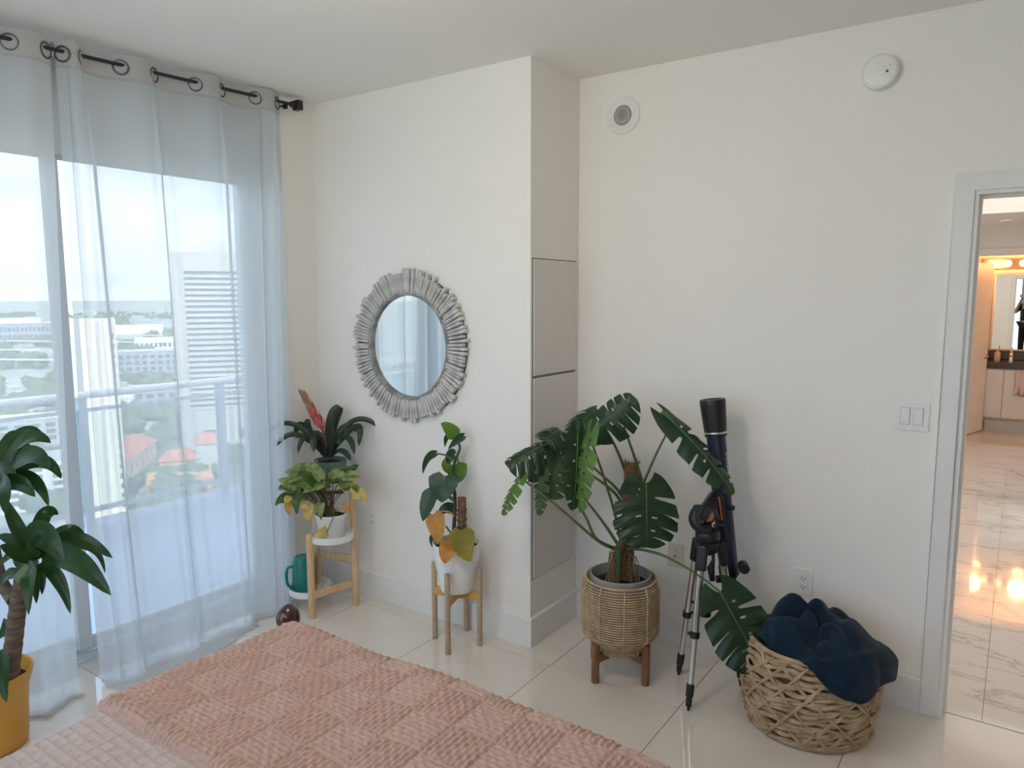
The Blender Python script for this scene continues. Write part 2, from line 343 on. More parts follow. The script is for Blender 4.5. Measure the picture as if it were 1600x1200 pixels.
def curtain(name, label, knots, yb0, yb1, puddle, seed, pleats=()):
    """knots: y of grommets along the rod, from right to left; fabric passes in front / behind the rod in turn"""
    rr = random.Random(seed)
    root = thing(name, (RX,knots[0],0), label, 'curtain', 'sheer curtain panels on the rod')
    nk = len(knots); per = 30; S = []
    for a in range(nk-1):
        for j in range(per):
            S.append(a+j/per)
    S.append(nk-1); S = [-.35+.05*i for i in range(7)]+S+[nk-1+.06*i for i in range(1,6)]
    def topy(s):
        if s < 0: return knots[0]-s*.06
        if s > nk-1: return knots[-1]-(s-nk+1)*.06
        i = min(int(s), nk-2); return knots[i]+(knots[i+1]-knots[i])*(s-i)
    def off(s): return math.sin(PI*s)*1.0 if s >= 0 else math.sin(PI*s)*.4
    ph = [rr.uniform(0,6.28) for _ in range(8)]
    smin, smax = S[0], S[-1]
    def pt(s, z):
        zt = rodz(topy(s))+.042
        d = max(0, (zt-z)/zt)                              # 0 top .. 1 floor
        q = (s-smin)/(smax-smin)
        yb = yb0+(yb1-yb0)*q
        y = topy(s)*(1-d)+yb*d + .012*math.sin(7*q+ph[0]+2*d)*d
        amp = .028*(1-d*.25)
        x = RX + off(s)*amp + .012*d*math.sin(s*4.3+ph[1]+d*1.6) + .006*d*math.sin(s*11+ph[2]+5*d)
        for s0, a0 in pleats: x += a0*min(1,d*6)*math.exp(-((s-s0-.12*math.sin(2.5*d+s0))/.055)**2)
        x += puddle(q)*.25*max(0,(d-.55)/.45)**2
        return Vector((x, y, z))
    zs_h = [1.0,.97,.9,.75,.5,.25,0]
    hd = MB(); hd.grid(lambda i, j: pt(S[i], rodz(topy(S[i]))+.042-.105*(1-zs_h[j])), len(S), len(zs_h))
    ho = hd.build('header', M['header'], root, 60)
    so = ho.modifiers.new('thick','SOLIDIFY'); so.thickness = .0015
    # body, then fabric that spreads on the floor
    nb = 40; npd = 9
    def body(i, j):
        s = S[i]; q = (s-smin)/(smax-smin); zt = rodz(topy(s))-.063
        if j < nb:
            return pt(s, zt+(.012-zt)*(j/(nb-1))**.95)
        k = (j-nb+1)/npd; base = pt(s, .012)
        rip = .5+.5*math.sin(s*3.1+ph[3]+k*2)
        L = puddle(q)
        return Vector((base.x + L*k, base.y + .02*math.sin(4*k+s*2+ph[4])*k, .004+.010*rip*math.sin(PI*min(1,k*1.0))*(.5+.5*math.sin(9*k+s*2.2+ph[5]))+.002))
    bb = MB(); bb.grid(body, len(S), nb+npd); bo = bb.build('sheer_panel', M['sheer'], root, 60)
    hm = MB(); hm.tube([body(i, nb+npd-1)+Vector((0,0,.002)) for i in range(len(S))], .0028, 6)
    hm.build('hem', M['header'], root, True)
    for i, y in enumerate(knots):
        c = Vector((RX, y, rodz(y)-.010)); s = i
        tdir = (pt(s+.04, c.z)-pt(s-.04, c.z)); tdir.z = 0; tdir.normalize()
        n = 22; pts = [c+tdir*(.029*math.cos(2*PI*k/n))+Vector((0,0,0.029*math.sin(2*PI*k/n))) for k in range(n)]
        MB().tube(pts, .0042, 8, closed=True).build('grommet', M['greymetal'], root, True)
    return root
curtain('sheer_curtain', 'white sheer grommet curtain whose hem spreads on the floor beside the tiered plant stand', [-.285,-.415,-.60,-.735,-.93,-1.075,-1.235,-1.305], -.275, -1.33,
        lambda q: .03+.20*max(0,q-.12)**.8+.02*math.sin(14*q), 3, ((.25,.03),(.7,-.03),(2.05,.035),(4.0,-.035),(4.25,.03),(6.05,.04),(6.75,-.03)))
curtain('sheer_curtain', 'white sheer grommet curtain behind the tall dracaena at the left edge', [-1.365,-1.49,-1.66,-1.80,-1.97,-2.1], -1.42, -2.2,
        lambda q: .05+.02*math.sin(9*q), 9)
sm = sheer('roller_shade_vinyl', .97, (.74,.74,.72), 0)
sh = thing('roller_shade', (-1.51,-1.9,2.6), 'grey roller shade pulled a little way down behind the sheer curtain', 'roller shade')
MB().box((-1.512,-2.5,2.245),(-1.509,-.272,2.66)).build('shade_fabric', sm, sh)
MB().box((-1.516,-2.5,2.228),(-1.505,-.272,2.248)).build('hem_bar', mat('hem_bar', (.55,.55,.54), .5), sh, bevel=.003)
MB().cyl((-1.525,-2.5,2.66),(-1.525,-.268,2.66),.022).build('roller', M['white'], sh, True)

# ------------------------------------------------------------------ wall fittings
def plate(name, x, z, wd, ht, label, cat, y=YW, kind='outlet', mt='white', group=None):
    t = thing(name, (x,y,z), label, cat, group)
    MB().box((x-wd/2,y-.006,z-ht/2),(x+wd/2,y,z+ht/2)).build('faceplate', M[mt], t, bevel=.003)
    yy = y-.006
    if kind == 'outlet':
        MB().box((x-.017,yy-.003,z-.034),(x+.017,yy,z+.034)).build('receptacle', M[mt], t, bevel=.002)
        for dz in (-.019,.019):
            MB().box((x-.008,yy-.0036,dz+z-.005),(x-.0055,yy-.002,dz+z+.006)).build('slot', M['black'], t)
            MB().box((x+.0055,yy-.0036,dz+z-.004),(x+.008,yy-.002,dz+z+.005)).build('slot', M['black'], t)
            MB().cyl((x,yy-.0036,z+dz-.010),(x,yy-.002,z+dz-.010),.0026,n=10).build('ground_hole', M['black'], t)
    if kind == 'switch':
        for dx in (-.023,.023):
            MB().box((x+dx-.0175,yy-.001,z-.0345),(x+dx+.0175,yy+.001,z+.0345)).build('rocker_gap', mat('gap', (.45,.44,.43), .6), t)
            rk = MB(); rk.add([(x+dx-.016,yy-.002,z-.033),(x+dx+.016,yy-.002,z-.033),(x+dx+.016,yy-.0055,z+.033),(x+dx-.016,yy-.0055,z+.033),
                 (x+dx-.016,yy,z-.033),(x+dx+.016,yy,z-.033),(x+dx+.016,yy,z+.033),(x+dx-.016,yy,z+.033)], [(0,1,2,3),(4,7,6,5),(0,4,5,1),(1,5,6,2),(2,6,7,3),(3,7,4,0)])
            rk.build('rocker', M[mt], t, bevel=.001)
            for dz in (-.048,.048): MB().cyl((x+dx,yy-.0012,z+dz),(x+dx,yy,z+dz),.003,n=10).build('screw', M['chrome'], t)
    if kind == 'jack':
        MB().cyl((x,yy-.006,z),(x,yy,z),.006,n=12).build('coax_port', M['chrome'], t, True)
        for dz in (-.026,.026): MB().cyl((x,yy-.001,z+dz),(x,yy,z+dz),.003,n=10).build('screw', M['black'], t)
    return t
plate('light_switch', 1.498, 1.195, .122, .116, 'white double rocker light switch left of the doorway', 'switch', kind='switch')
plate('wall_outlet', 1.128, .438, .074, .116, 'white power outlet above the woven basket', 'outlet', group='power outlets')
M['ivory'] = mat('ivory_plastic', (.72,.66,.55), .4)
plate('cable_outlet', .545, .435, .078, .116, 'ivory cable jack plate between monstera and tripod', 'outlet', kind='jack', mt='ivory')
plate('wall_outlet', -1.038, .448, .074, .116, 'white power outlet on the mirror wall beside the tiered stand', 'outlet', y=0, group='power outlets')
sp = thing('wall_speaker', (.233,YW,2.50), 'round white speaker with grey mesh centre set high in the wall', 'speaker')
MB().lathe([(0.0001,-.007),(.048,-.007),(.052,-.0095),(.075,-.011),(.084,-.008),(.088,0)], (.233,YW,2.50), 40, 'y').build('rim', M['trim'], sp, True)
gm, gt, gb = newmat('speaker_mesh'); gb.inputs['Roughness'].default_value = .5
tcn = N(gt,'ShaderNodeTexCoord'); vo = N(gt,'ShaderNodeTexVoronoi', i_Scale=210.0, i_Randomness=0.0); gt.links.new(tcn.outputs['Object'], vo.inputs['Vector'])
rpn = N(gt,'ShaderNodeValToRGB'); rpn.color_ramp.elements[0].position=.30; rpn.color_ramp.elements[1].position=.5; rpn.color_ramp.elements[0].color=(.06,.055,.05,1); rpn.color_ramp.elements[1].color=(.48,.45,.43,1)
gt.links.new(vo.outputs['Distance'], rpn.inputs[0]); gt.links.new(rpn.outputs[0], gb.inputs['Base Color'])
MB().lathe([(.0001,-.014),(.030,-.013),(.045,-.0085),(.046,-.006)], (.233,YW,2.50), 32, 'y').build('grille', gm, sp, True)
for (dx,dz) in ((.062,.01),(-.062,-.01)): MB().cyl((.233+dx,YW-.0125,2.5+dz),(.233+dx,YW-.01,2.5+dz),.003,n=8).build('screw', M['chrome'], sp)
sk = thing('smoke_detector', (1.32,YW,2.508), 'round white smoke detector high on the wall near the doorway', 'smoke detector')
MB().lathe([(.0001,-.036),(.055,-.036),(.0625,-.033),(.065,-.026),(.068,-.010),(.068,0)], (1.32,YW,2.508), 40, 'y').build('housing', M['white'], sk, True)
MB().lathe([(.056,-.036),(.0575,-.0372),(.059,-.0355)], (1.32,YW,2.508), 40, 'y').build('ring', M['white'], sk, True)
MB().cyl((1.347,YW-.0375,2.502),(1.347,YW-.035,2.502),.005,n=12).build('sensor', mat('sensor', (.12,.07,.06), .4), sk)
MB().cyl((1.356,YW-.037,2.523),(1.356,YW-.035,2.523),.0025,n=8).build('indicator', mat('indicator', (.45,.25,.2), .4), sk)
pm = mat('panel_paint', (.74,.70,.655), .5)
for (z0, z1, lb) in ((1.297,1.83,'upper flush access panel in the shaded wall return'), (.33,1.287,'lower tall access panel hidden partly by the monstera')):
    t = thing('access_panel', (0,.21,z0), lb, 'panel', 'access panels')
    MB().box((-.002,.014,z0-.004),(.0012,.406,z1+.004)).build('recess_frame', mat('panel_gap', (.10,.09,.08), .8), t)
    MB().box((0,.018,z0),(.007,.402,z1)).build('panel_face', pm, t, bevel=.004)

# ------------------------------------------------------------------ round mirror
MX, MZ, MR = -.735, 1.41, .39
mr_ = thing('round_mirror', (MX,0,MZ), 'round wall mirror with a sunburst frame of whitewashed sticks', 'mirror')
M['drift'] = mat('whitewashed_wood', (.46,.445,.43), .8, c2=(.78,.765,.74), nscale=22, detail=6, stretch=(6,6,1), bump=.5, bscale=60)
MB().lathe([(.0001,-.014),(.262,-.014)], (MX,0,MZ), 72, 'y').build('mirror_glass', M['mirror'], mr_)
MB().lathe([(.258,-.012),(.258,-.030),(.268,-.034),(.277,-.030),(.28,-.004)], (MX,0,MZ), 72, 'y').build('inner_rim', mat('rim_dark', (.20,.19,.18), .7, c2=(.4,.39,.37), nscale=20), mr_, True)
MB().lathe([(.25,0),(.25,-.012),(.372,-.012),(.372,0)], (MX,0,MZ), 72, 'y').build('backing', mat('mirror_back', (.10,.085,.07), .8), mr_)
NS = 112; vars_ = []
for k in range(7):
    rr = random.Random(k); L = .383+rr.uniform(-.018,.014)
    a, b2 = .0066, .0098*rr.uniform(.72,.98); y0, y1 = -.010, -.030-rr.uniform(0,.010)
    mb = MB(); n = 4
    secs = []
    for (r_, hw, yt) in ((.272,a,y1+.006),(.30,a*1.02,y1+.001),(.34,(a+b2)/2*.96,y1),(L-.012,b2,y1-.002),(L-.003,b2*.95,y1+.001),(L,b2*.7,y1+.006)):
        secs.append([(-hw,y0,r_),(-hw,yt+.005,r_),(-hw*.55,yt,r_),(hw*.55,yt+rr.uniform(-.001,.001),r_),(hw,yt+.005,r_),(hw,y0,r_)])
    vs = [v for s_ in secs for v in s_]; q = 6
    fs = [(i*q+j, i*q+(j+1)%q, (i+1)*q+(j+1)%q, (i+1)*q+j) for i in range(len(secs)-1) for j in range(q)]+[tuple(range(q)), tuple((len(secs)-1)*q+j for j in range(q-1,-1,-1))]
    mb.add(vs, fs); vars_.append(mb.mesh('stick', M['drift'], smooth=30))
for i in range(NS):
    o = link('stick', vars_[R.randrange(7)], mr_); o.rotation_euler = (0, 2*PI*i/NS+R.uniform(-.007,.007), 0); o.location = (0, R.uniform(-.006,.003), 0)

# ------------------------------------------------------------------ leaves
def leaf(parent, p0, p1, p2, width, nrm, ma, fold=.18, prof='lance', wave=0, ns=14, name='leaf', seed=0, curl=0):
    p0, p1, p2, nrm = Vector(p0), Vector(p1), Vector(p2), Vector(nrm); rr = random.Random(seed); ph = rr.uniform(0,6)
    V = (-1,-.6,-.25,0,.25,.6,1); mb = MB()
    def f(i, j):
        t = i/ns
        if prof == 'lance': w_ = math.sin(PI*min(1,(t*.93+.05))**.85)**.75 if t < 1 else .0
        elif prof == 'strap': w_ = min(1, .55+t*1.6)*(1-max(0,(t-.7)/.3)**2)**.5 if t < 1 else 0
        else: w_ = (min(1,(t+.03)*5.5)**.5)*(1-t**2.2)**.8 if t < 1 else 0      # heart
        c = bez(p0,p1,p2,t); T = bezd(p0,p1,p2,t).normalized(); S_ = T.cross(nrm)
        S_ = S_.normalized() if S_.length > 1e-4 else T.orthogonal().normalized(); Nn = S_.cross(T)
        v = V[j]; hw = max(w_,.02)*width/2
        back = -(1-t)**6*.14*abs(v)*(p2-p0).length if prof == 'heart' else 0
        return c + S_*(v*hw) + Nn*(abs(v)*hw*fold - curl*v*v*hw + wave*hw*abs(v)*math.sin(9*t+ph+v)) + T*back
    mb.grid(f, ns+1, 7); return mb.build(name, ma, parent, 180)
def monstera(parent, base, tip, nrm, width, ma, bend=.1, side=.25, lobes=6, seed=0, depth=.72, half=(1,1), sag=.0):
    base, tip, nrm = Vector(base), Vector(tip), Vector(nrm).normalized(); L = (tip-base).length; rr = random.Random(seed)
    ctrl = (base+tip)/2 + nrm*(bend*L) ; NSS = 120; NV = 6
    mb = MB(); offs = [rr.uniform(-.06,.06) for _ in range(40)]
    for si, sg in enumerate((-1,1)):
        ph = rr.uniform(.2,.6)
        def f(i, j):
            s = i/NSS; w_ = 1.95*(s+.008)**.42*(max(0,1-s))**.62*width/2*half[si]
            fr = s*lobes+ph; k = int(fr); q = abs(fr-k-.5-offs[k+si*12])
            d = depth*(1.0 if 0 < k < lobes else .55)*max(0,1-(q/.125)**3) if s > .10 else 0
            v = j/NV; lat = w_*(1-d)*v
            a = s + .62*min(1,2.5*s)*lat/L*v*.6 - .17*max(0,1-s*3.2)**1.5*v*v
            c = bez(base,ctrl,tip,a); T = bezd(base,ctrl,tip,min(max(a,0),1)).normalized(); S_ = T.cross(nrm).normalized(); Nn = S_.cross(T)
            z = -side*lat*lat/(width/2) + .06*lat*math.sin(fr*2*PI)
            return c+S_*(sg*lat)+Nn*z+Vector((0,0,-sag*lat*lat/(width/2)))
        b0 = len(mb.v); mb.v += [f(i,j) for i in range(NSS+1) for j in range(NV+1)]
        holes = set()
        for k in range(1,lobes):
            if rr.random() < .45:
                i0 = int((k-ph+.02)/lobes*NSS)
                for di in range(0,3): holes.add((i0+di,1))
        for i in range(NSS):
            for j in range(NV):
                if (i,j) in holes: continue
                q = i*(NV+1)+j; mb.f.append((b0+q,b0+q+1,b0+q+NV+2,b0+q+NV+1))
    o = mb.build('leaf', ma, parent, 180)
    rib = MB(); rib.tube([bez(base,ctrl,tip,t/8)+nrm*.001 for t in range(9)], [.0032*(1-t/10) for t in range(9)], 6); rib.build('midrib', M['rib'], o, True)
    return o
M['rib'] = mat('leaf_rib', (.10,.17,.05), .5)
M['petiole'] = mat('petiole', (.07,.11,.035), .45, c2=(.12,.17,.06), nscale=10)
M['mleaf'] = leafmat('monstera_leaf', (.016,.040,.020), (.028,.064,.030), rough=.32)
M['mleaf2'] = leafmat('monstera_leaf_light', (.07,.14,.025), (.11,.21,.04), rough=.4)
M['mleaf3'] = leafmat('monstera_leaf_under', (.045,.080,.035), (.06,.10,.045), rough=.5)
M['dleaf'] = leafmat('dracaena_leaf', (.014,.042,.014), (.030,.075,.020), rough=.28)
M['bleaf'] = leafmat('bromeliad_leaf', (.018,.034,.020), (.032,.055,.030), rough=.35)
M['pleaf'] = leafmat('pothos_leaf', (.06,.12,.025), (.36,.42,.16), rough=.35, nscale=34)
M['pleaf2'] = leafmat('pothos_leaf_deep', (.03,.075,.018), (.10,.17,.045), rough=.35, nscale=25)
M['yleaf'] = leafmat('yellowed_leaf', (.55,.37,.10), (.66,.52,.20), rough=.5, nscale=25)
M['oleaf'] = leafmat('orange_leaf', (.48,.20,.045), (.60,.33,.09), rough=.5, nscale=20)
M['hleaf'] = leafmat('philodendron_leaf', (.022,.060,.034), (.040,.090,.050), rough=.3)
M['hleaf2'] = leafmat('philodendron_leaf_bright', (.09,.17,.03), (.14,.25,.05), rough=.35)
TOCAM = Vector((.57,-.80,.25))
def face(dx=0, dz=0, dy=0): return (TOCAM+Vector((dx,dy,dz))).normalized()
#PLANTS
# ------------------------------------------------------------------ dracaena in the yellow pot
dc = Vector((-1.215,-1.79,0))
dr = thing('potted_dracaena', dc, 'tall dracaena with a thick trunk in a mustard yellow pot by the window', 'plant')
M['mustard'] = mat('mustard_pot', (.62,.30,.035), .35, c2=(.66,.34,.05), nscale=4)
MB().lathe([(.0001,.004),(.105,.004),(.112,.01),(.118,.06),(.121,.15),(.128,.22),(.141,.265),(.146,.285),(.144,.292),(.138,.288),(.128,.25),(.12,.235)], dc, 48).build('pot', M['mustard'], dr, True)
def soil(parent, c, r, amp=.006, n=18, seed=1, mt='soil'):
    rr = random.Random(seed); c = Vector(c)
    mb = MB(); nz_ = {}
    def f(i, j):
        q = i/8; k = (i, j % n) if i else (0, 0)
        if k not in nz_: nz_[k] = rr.uniform(-amp, amp)
        return c+Vector((r*q*math.cos(2*PI*j/n), r*q*math.sin(2*PI*j/n), nz_[k]*(1 if i < 8 else .3)))
    mb.grid(f, 9, n, True); return mb.build('soil', M[mt], parent, True)
soil(dr, dc+Vector((0,0,.245)), .128)
DD = 2.66
def Z3(x, y, d=0): return at(x*.46657, 640+y*.46657, DD+d)
M['bark'] = mat('dracaena_bark', (.10,.065,.045), .85, c2=(.21,.15,.11), nscale=14, stretch=(1,1,5), bump=.8, bscale=40)
tb_ = [Z3(22,975,.02), Z3(34,880), Z3(48,760), Z3(60,660), Z3(74,570)]
tp = smooth_path(tb_, 8); MB().tube(tp, [.0315+.0012*math.sin(i*2.4)-.00015*i for i in range(len(tp))], 16).build('trunk', M['bark'], dr, True)
MB().tube([Z3(74,570), Z3(95,540), Z3(115,505)], [.03,.026,.016], 10).build('cane', M['petiole'], dr, True)
MB().tube(smooth_path([Z3(45,640), Z3(0,560,.1), Z3(-30,400,.1), Z3(-20,270,.05)]), .022, 10).build('cane', M['bark'], dr, True)
cr = Z3(112,512)
LV = [((112,500),(110,330),(215,512),-.12,.10,(.2,.3)), ((118,500),(230,370),(377,497),-.05,.062,(0,.5)), ((140,500),(235,440),(372,622),-.2,.085,(.2,.2)),
 ((125,530),(200,510),(236,684),-.05,.05,(.5,0)), ((105,535),(98,500),(96,688),-.15,.06,(0,.0)), ((105,500),(60,440),(0,522),.0,.05,(0,.6)),
 ((102,500),(50,420),(-10,425),.05,.045,(0,.4)), ((105,480),(60,400),(10,290),-.1,.05,(.8,.2)), ((120,490),(135,300),(195,352),.12,.06,(.2,0)),
 ((125,500),(230,330),(300,470),.15,.055,(0,.6)), ((130,495),(330,390),(352,548),.1,.03,(.3,.2)), ((70,560),(30,530),(0,588),.05,.045,(0,.5)),
 ((118,530),(150,520),(140,620),.08,.04,(.1,0)), ((110,500),(95,400),(180,400),.06,.06,(0,.3)), ((118,535),(120,560),(122,650),.05,.035,(.3,0)),
 ((112,520),(60,520),(60,430),.1,.06,(.4,0)), ((112,510),(40,470),(0,455),-.1,.05,(0,.6))]
for i, (a, c, t, d, wd, (nx, nz2)) in enumerate(LV):
    leaf(dr, Z3(*a), Z3(*c, d*.7), Z3(*t, d), wd*1.0, face(nx, nz2), M['dleaf'], .22, 'lance', .12, 18, seed=i)
uc = (-20,265)
UL = [((0,230),(80,40),(170,112),-.05,.065,(0,.7)), ((0,210),(70,20),(150,105),.12,.07,(.2,.5)), ((5,225),(110,95),(168,200),-.12,.075,(.1,.4)), ((5,240),(150,110),(206,232),.06,.055,(.2,.3)),
 ((0,250),(120,170),(164,326),-.05,.05,(.4,.1)), ((0,260),(60,215),(118,292),-.15,.06,(0,.4)), ((-10,250),(20,200),(18,352),-.2,.06,(.3,0)), ((-20,260),(30,60),(60,80),.1,.06,(0,.4)),
 ((-30,265),(-20,160),(55,215),-.1,.05,(.2,.4)), ((-20,240),(10,90),(110,130),.15,.06,(0,.5)), ((-30,240),(-60,100),(-90,230),0,.07,(-.3,.5)), ((-30,250),(-90,180),(-150,350),.05,.07,(-.3,.5))]
for i, (a, c, t, d, wd, (nx, nz2)) in enumerate(UL):
    leaf(dr, Z3(*a), Z3(*c, d*.7), Z3(*t, d), wd*1.0, face(nx, nz2), M['dleaf'], .22, 'lance', .12, 18, seed=50+i)
leaf(dr, Z3(15,800), Z3(-5,840,-.06), Z3(22,982,-.12), .06, face(.2), M['dleaf'], .2, seed=80); leaf(dr, Z3(20,700), Z3(40,720,.05), Z3(-10,770,.05), .045, face(.2,.5), M['dleaf'], .2, seed=81)

# ------------------------------------------------------------------ tiered bamboo stand with its plants
L1, L2, L3 = Vector((-1.109,-.382,0)), Vector((-1.041,-.141,0)), Vector((-1.277,-.201,0))
st = thing('tiered_plant_stand', (-1.14,-.24,0), 'three tier bamboo plant stand with round white trays in the corner', 'plant stand')
for p, h in ((L1,.452),(L2,.713),(L3,.66)):
    MB().tube([p, p+Vector((0,0,h-.004)), p+Vector((0,0,h))], [.0185,.0185,.016], 16).build('leg', M['wood'], st, True)
def sidebar(p, q, z): MB().bar(p+Vector((0,0,z)), q+Vector((0,0,z)), .016, .036).build('rail', M['wood'], st, bevel=.002)
sidebar(L1, L2, .125); sidebar(L2, L3, .26); sidebar(L1, L3, .075)
def tray(c, r): MB().lathe([(.0001,.006),(r-.012,.006),(r-.004,.032),(r,.032),(r-.002,-.002),(r-.012,-.010),(.0001,-.010)], c, 40).build('tray', M['whitegloss'], st, True)
T1, T2, T3 = Vector((-1.235,-.285,.085)), Vector((-1.075,-.265,.405)), Vector((-1.165,-.18,.658))
tray(T1, .115); tray(T2, .118); tray(T3, .112)
MB().cyl(T1+Vector((.05,.03,.0)), T2+Vector((.02,-.02,-.008)), .0035, n=8).build('tray_rod', M['chrome'], st, True)
# watering mug
M['teal'] = mat('teal_plastic', (.02,.33,.27), .2); mt_ = M['teal'].node_tree.nodes['Principled BSDF']; mt_.inputs['Transmission Weight'].default_value = .35
mc = T1+Vector((-.026,-.022,.0075))
mg = thing('pitcher', mc, 'translucent teal plastic pitcher on the lowest tray', 'pitcher')
MB().lathe([(.0001,.0),(.056,.0),(.060,.006),(.058,.10),(.052,.165),(.047,.18),(.044,.178),(.049,.16),(.055,.10),(.056,.012),(.0001,.010)], mc, 36).build('body', M['teal'], mg, True)
MB().lathe([(.0001,.172),(.043,.172),(.047,.181),(.043,.186),(.0001,.183)], mc, 36).build('lid', M['teal'], mg, True)
hd_ = -_r.copy(); hd_.z = 0; hd_.normalize(); hd_ = (hd_+Vector((.2,-.3,0))).normalized()
MB().tube(smooth_path([mc+hd_*.052+Vector((0,0,.135)), mc+hd_*.078+Vector((0,0,.13)), mc+hd_*.088+Vector((0,0,.10)), mc+hd_*.086+Vector((0,0,.05)), mc+hd_*.075+Vector((0,0,.025)), mc+hd_*.054+Vector((0,0,.02))], 5), .008, 8).build('handle', M['teal'], mg, True)
# variegated pothos in the white pot
pc = T2+Vector((0,0,.0075))
pt_ = thing('potted_pothos', pc, 'variegated pothos with some yellow leaves in a white pot on the middle tray', 'plant')
MB().lathe([(.0001,.0),(.062,.0),(.066,.004),(.082,.115),(.085,.118),(.085,.128),(.079,.128),(.074,.105)], pc, 40).build('pot', M['whitegloss'], pt_, True)
soil(pt_, pc+Vector((0,0,.112)), .076)
DP = (pc-CAM).dot(_f)
def Z4(x, y, d=0): return at(400+x*.34976, 580+y*.35, DP+d)
rr = random.Random(11)
M['vine'] = mat('vine', (.16,.07,.06), .6)
PL = [(205,420,.085),(270,425,.09),(430,428,.075),(360,440,.07),(160,480,.085),(230,470,.09),(300,470,.08),(390,470,.08),(180,520,.09),(140,520,.07),(250,520,.08),(345,490,.085),(150,560,.075),(190,570,.08),(350,535,.08),(410,500,.07),(330,430,.07),(240,440,.08),(290,520,.06),(455,525,.06),(135,575,.06),(300,560,.055),(210,500,.08),(280,450,.08),(380,515,.07),(170,450,.08),(215,455,.075),(440,460,.05),(330,500,.07),(120,515,.06)]
PL = [(x, y+(14 if y < 450 else 4), s) for (x, y, s) in PL]
PL += [(x+rr.uniform(-26,26), y+rr.uniform(-18,22), s*rr.uniform(.75,1.05)) for (x, y, s) in PL[:24]]
for i, (x, y, s) in enumerate(PL):
    a = Vector((x-300, y-545)); a = a.normalized() if a.length else Vector((1,0)); a = (a+Vector((rr.uniform(-.5,.5), rr.uniform(-.1,.8)))).normalized()
    ln = s*1.3; sc4 = ln/(DP/FPX*.35)
    d = rr.uniform(-.10,.07); b0 = Z4(x-a.x*sc4*.5, y-a.y*sc4*.5, d); t0 = Z4(x+a.x*sc4*.5, y+a.y*sc4*.5+6, d+rr.uniform(-.05,.03)); c0 = (b0+t0)/2+Vector((.004,-.008,.018))
    leaf(pt_, b0, c0, t0, s*.72, face(rr.uniform(-.6,.6), rr.uniform(-.1,1.0), rr.uniform(-.3,.3)), M['pleaf'] if i % 3 != 2 else M['pleaf2'], .22, 'heart', .08, 10, seed=i)
    MB().tube(smooth_path([pc+Vector((rr.uniform(-.03,.03), rr.uniform(-.03,.03), .11)), Z4(300+(x-300)*.5, 545+(y-545)*.6, d*.6), b0], 4), .0022, 5).build('stem', M['vine'] if i % 2 else M['petiole'], pt_, True)
for i, (a, c, t, wd, mk) in enumerate((((150,585),(140,600),(150,645),.05,'oleaf'),((215,585),(200,600),(240,615),.045,'yleaf'),((240,600),(222,640),(238,672),.05,'yleaf'),((430,545),(460,530),(497,588),.075,'yleaf'),((390,600),(400,590),(415,640),.05,'oleaf'),((320,715),(300,708),(255,752),.055,'yleaf'),((290,590),(280,610),(292,665),.05,'pleaf'),((185,565),(175,590),(185,640),.045,'pleaf2'),((150,560),(135,580),(130,590),.04,'yleaf'))):
    leaf(pt_, Z4(*a,-.08), Z4(*c,-.11), Z4(*t,-.1), wd, face(.1,.1), M[mk], .15, 'heart', .1, 10, seed=70+i)
MB().tube(smooth_path([Z4(340,620,-.09), Z4(345,650,-.12), Z4(325,700,-.125), Z4(316,718,-.11)], 5), .0024, 6).build('stem', M['petiole'], pt_, True)
# bromeliad in the ribbed teal pot
bc = T3+Vector((0,0,.0075))
br = thing('potted_bromeliad', bc, 'bromeliad with a faded red flower spike in a ribbed grey green pot', 'plant')
mb = MB(); nfl = 144
prof = [(.066,0),(.070,.004),(.078,.06),(.084,.128),(.085,.132),(.081,.132),(.077,.10)]
mb.grid(lambda i, j: bc+Vector(((prof[i][0]+(.0022*math.cos(36*2*PI*j/nfl) if 0 < i < 4 else 0))*math.cos(2*PI*j/nfl), (prof[i][0]+(.0022*math.cos(36*2*PI*j/nfl) if 0 < i < 4 else 0))*math.sin(2*PI*j/nfl), prof[i][1])), len(prof), nfl, True)
mb.disc(bc+Vector((0,0,.0005)), .066); mb.build('pot', mat('sage_ceramic', (.13,.20,.20), .4), br, 50)
soil(br, bc+Vector((0,0,.112)), .079)
DB = (bc-CAM).dot(_f)
def Zb(x, y, d=0): return at(400+x*.34976, 580+y*.35, DB+d)
BL = [((300,330),(150,140),(38,298),-.05,.030),((300,335),(170,215),(88,337),-.1,.032),((310,335),(170,150),(182,300),.08,.036),((310,340),(250,190),(258,362),-.1,.042),((300,340),(210,230),(188,365),-.08,.03),
 ((325,340),(320,180),(375,155),.05,.05),((330,345),(420,140),(545,248),.02,.032),((330,345),(500,140),(458,335),-.06,.036),((335,345),(420,220),(440,372),-.1,.032),((340,350),(385,320),(424,400),-.12,.03),
 ((330,340),(380,190),(455,270),.08,.036),((320,340),(260,220),(290,330),.0,.035),((325,345),(340,220),(385,160),.1,.045),((315,345),(200,230),(240,215),.12,.035),((325,350),(360,260),(375,330),-.05,.036),((310,350),(290,270),(262,290),-.1,.04),((325,345),(350,300),(330,220),-.04,.042)]
for i, (a, c, t, d, wd) in enumerate(BL):
    leaf(br, Zb(a[0],a[1]+34), Zb(*c, d*.5), Zb(*t, d), wd*1.0, face(R.uniform(-.3,.3), .5), M['bleaf'], .3, 'strap', .03, 18, seed=i)
MB().tube([Zb(315,345), Zb(300,270), Zb(262,190), Zb(215,105)], [.008,.007,.006,.003], 8).build('flower_stalk', mat('stalk', (.25,.10,.07), .6), br, True)
red = leafmat('bract_red', (.52,.10,.09), (.66,.20,.17), rough=.45); brown = leafmat('bract_faded', (.34,.16,.11), (.46,.26,.18), rough=.6)
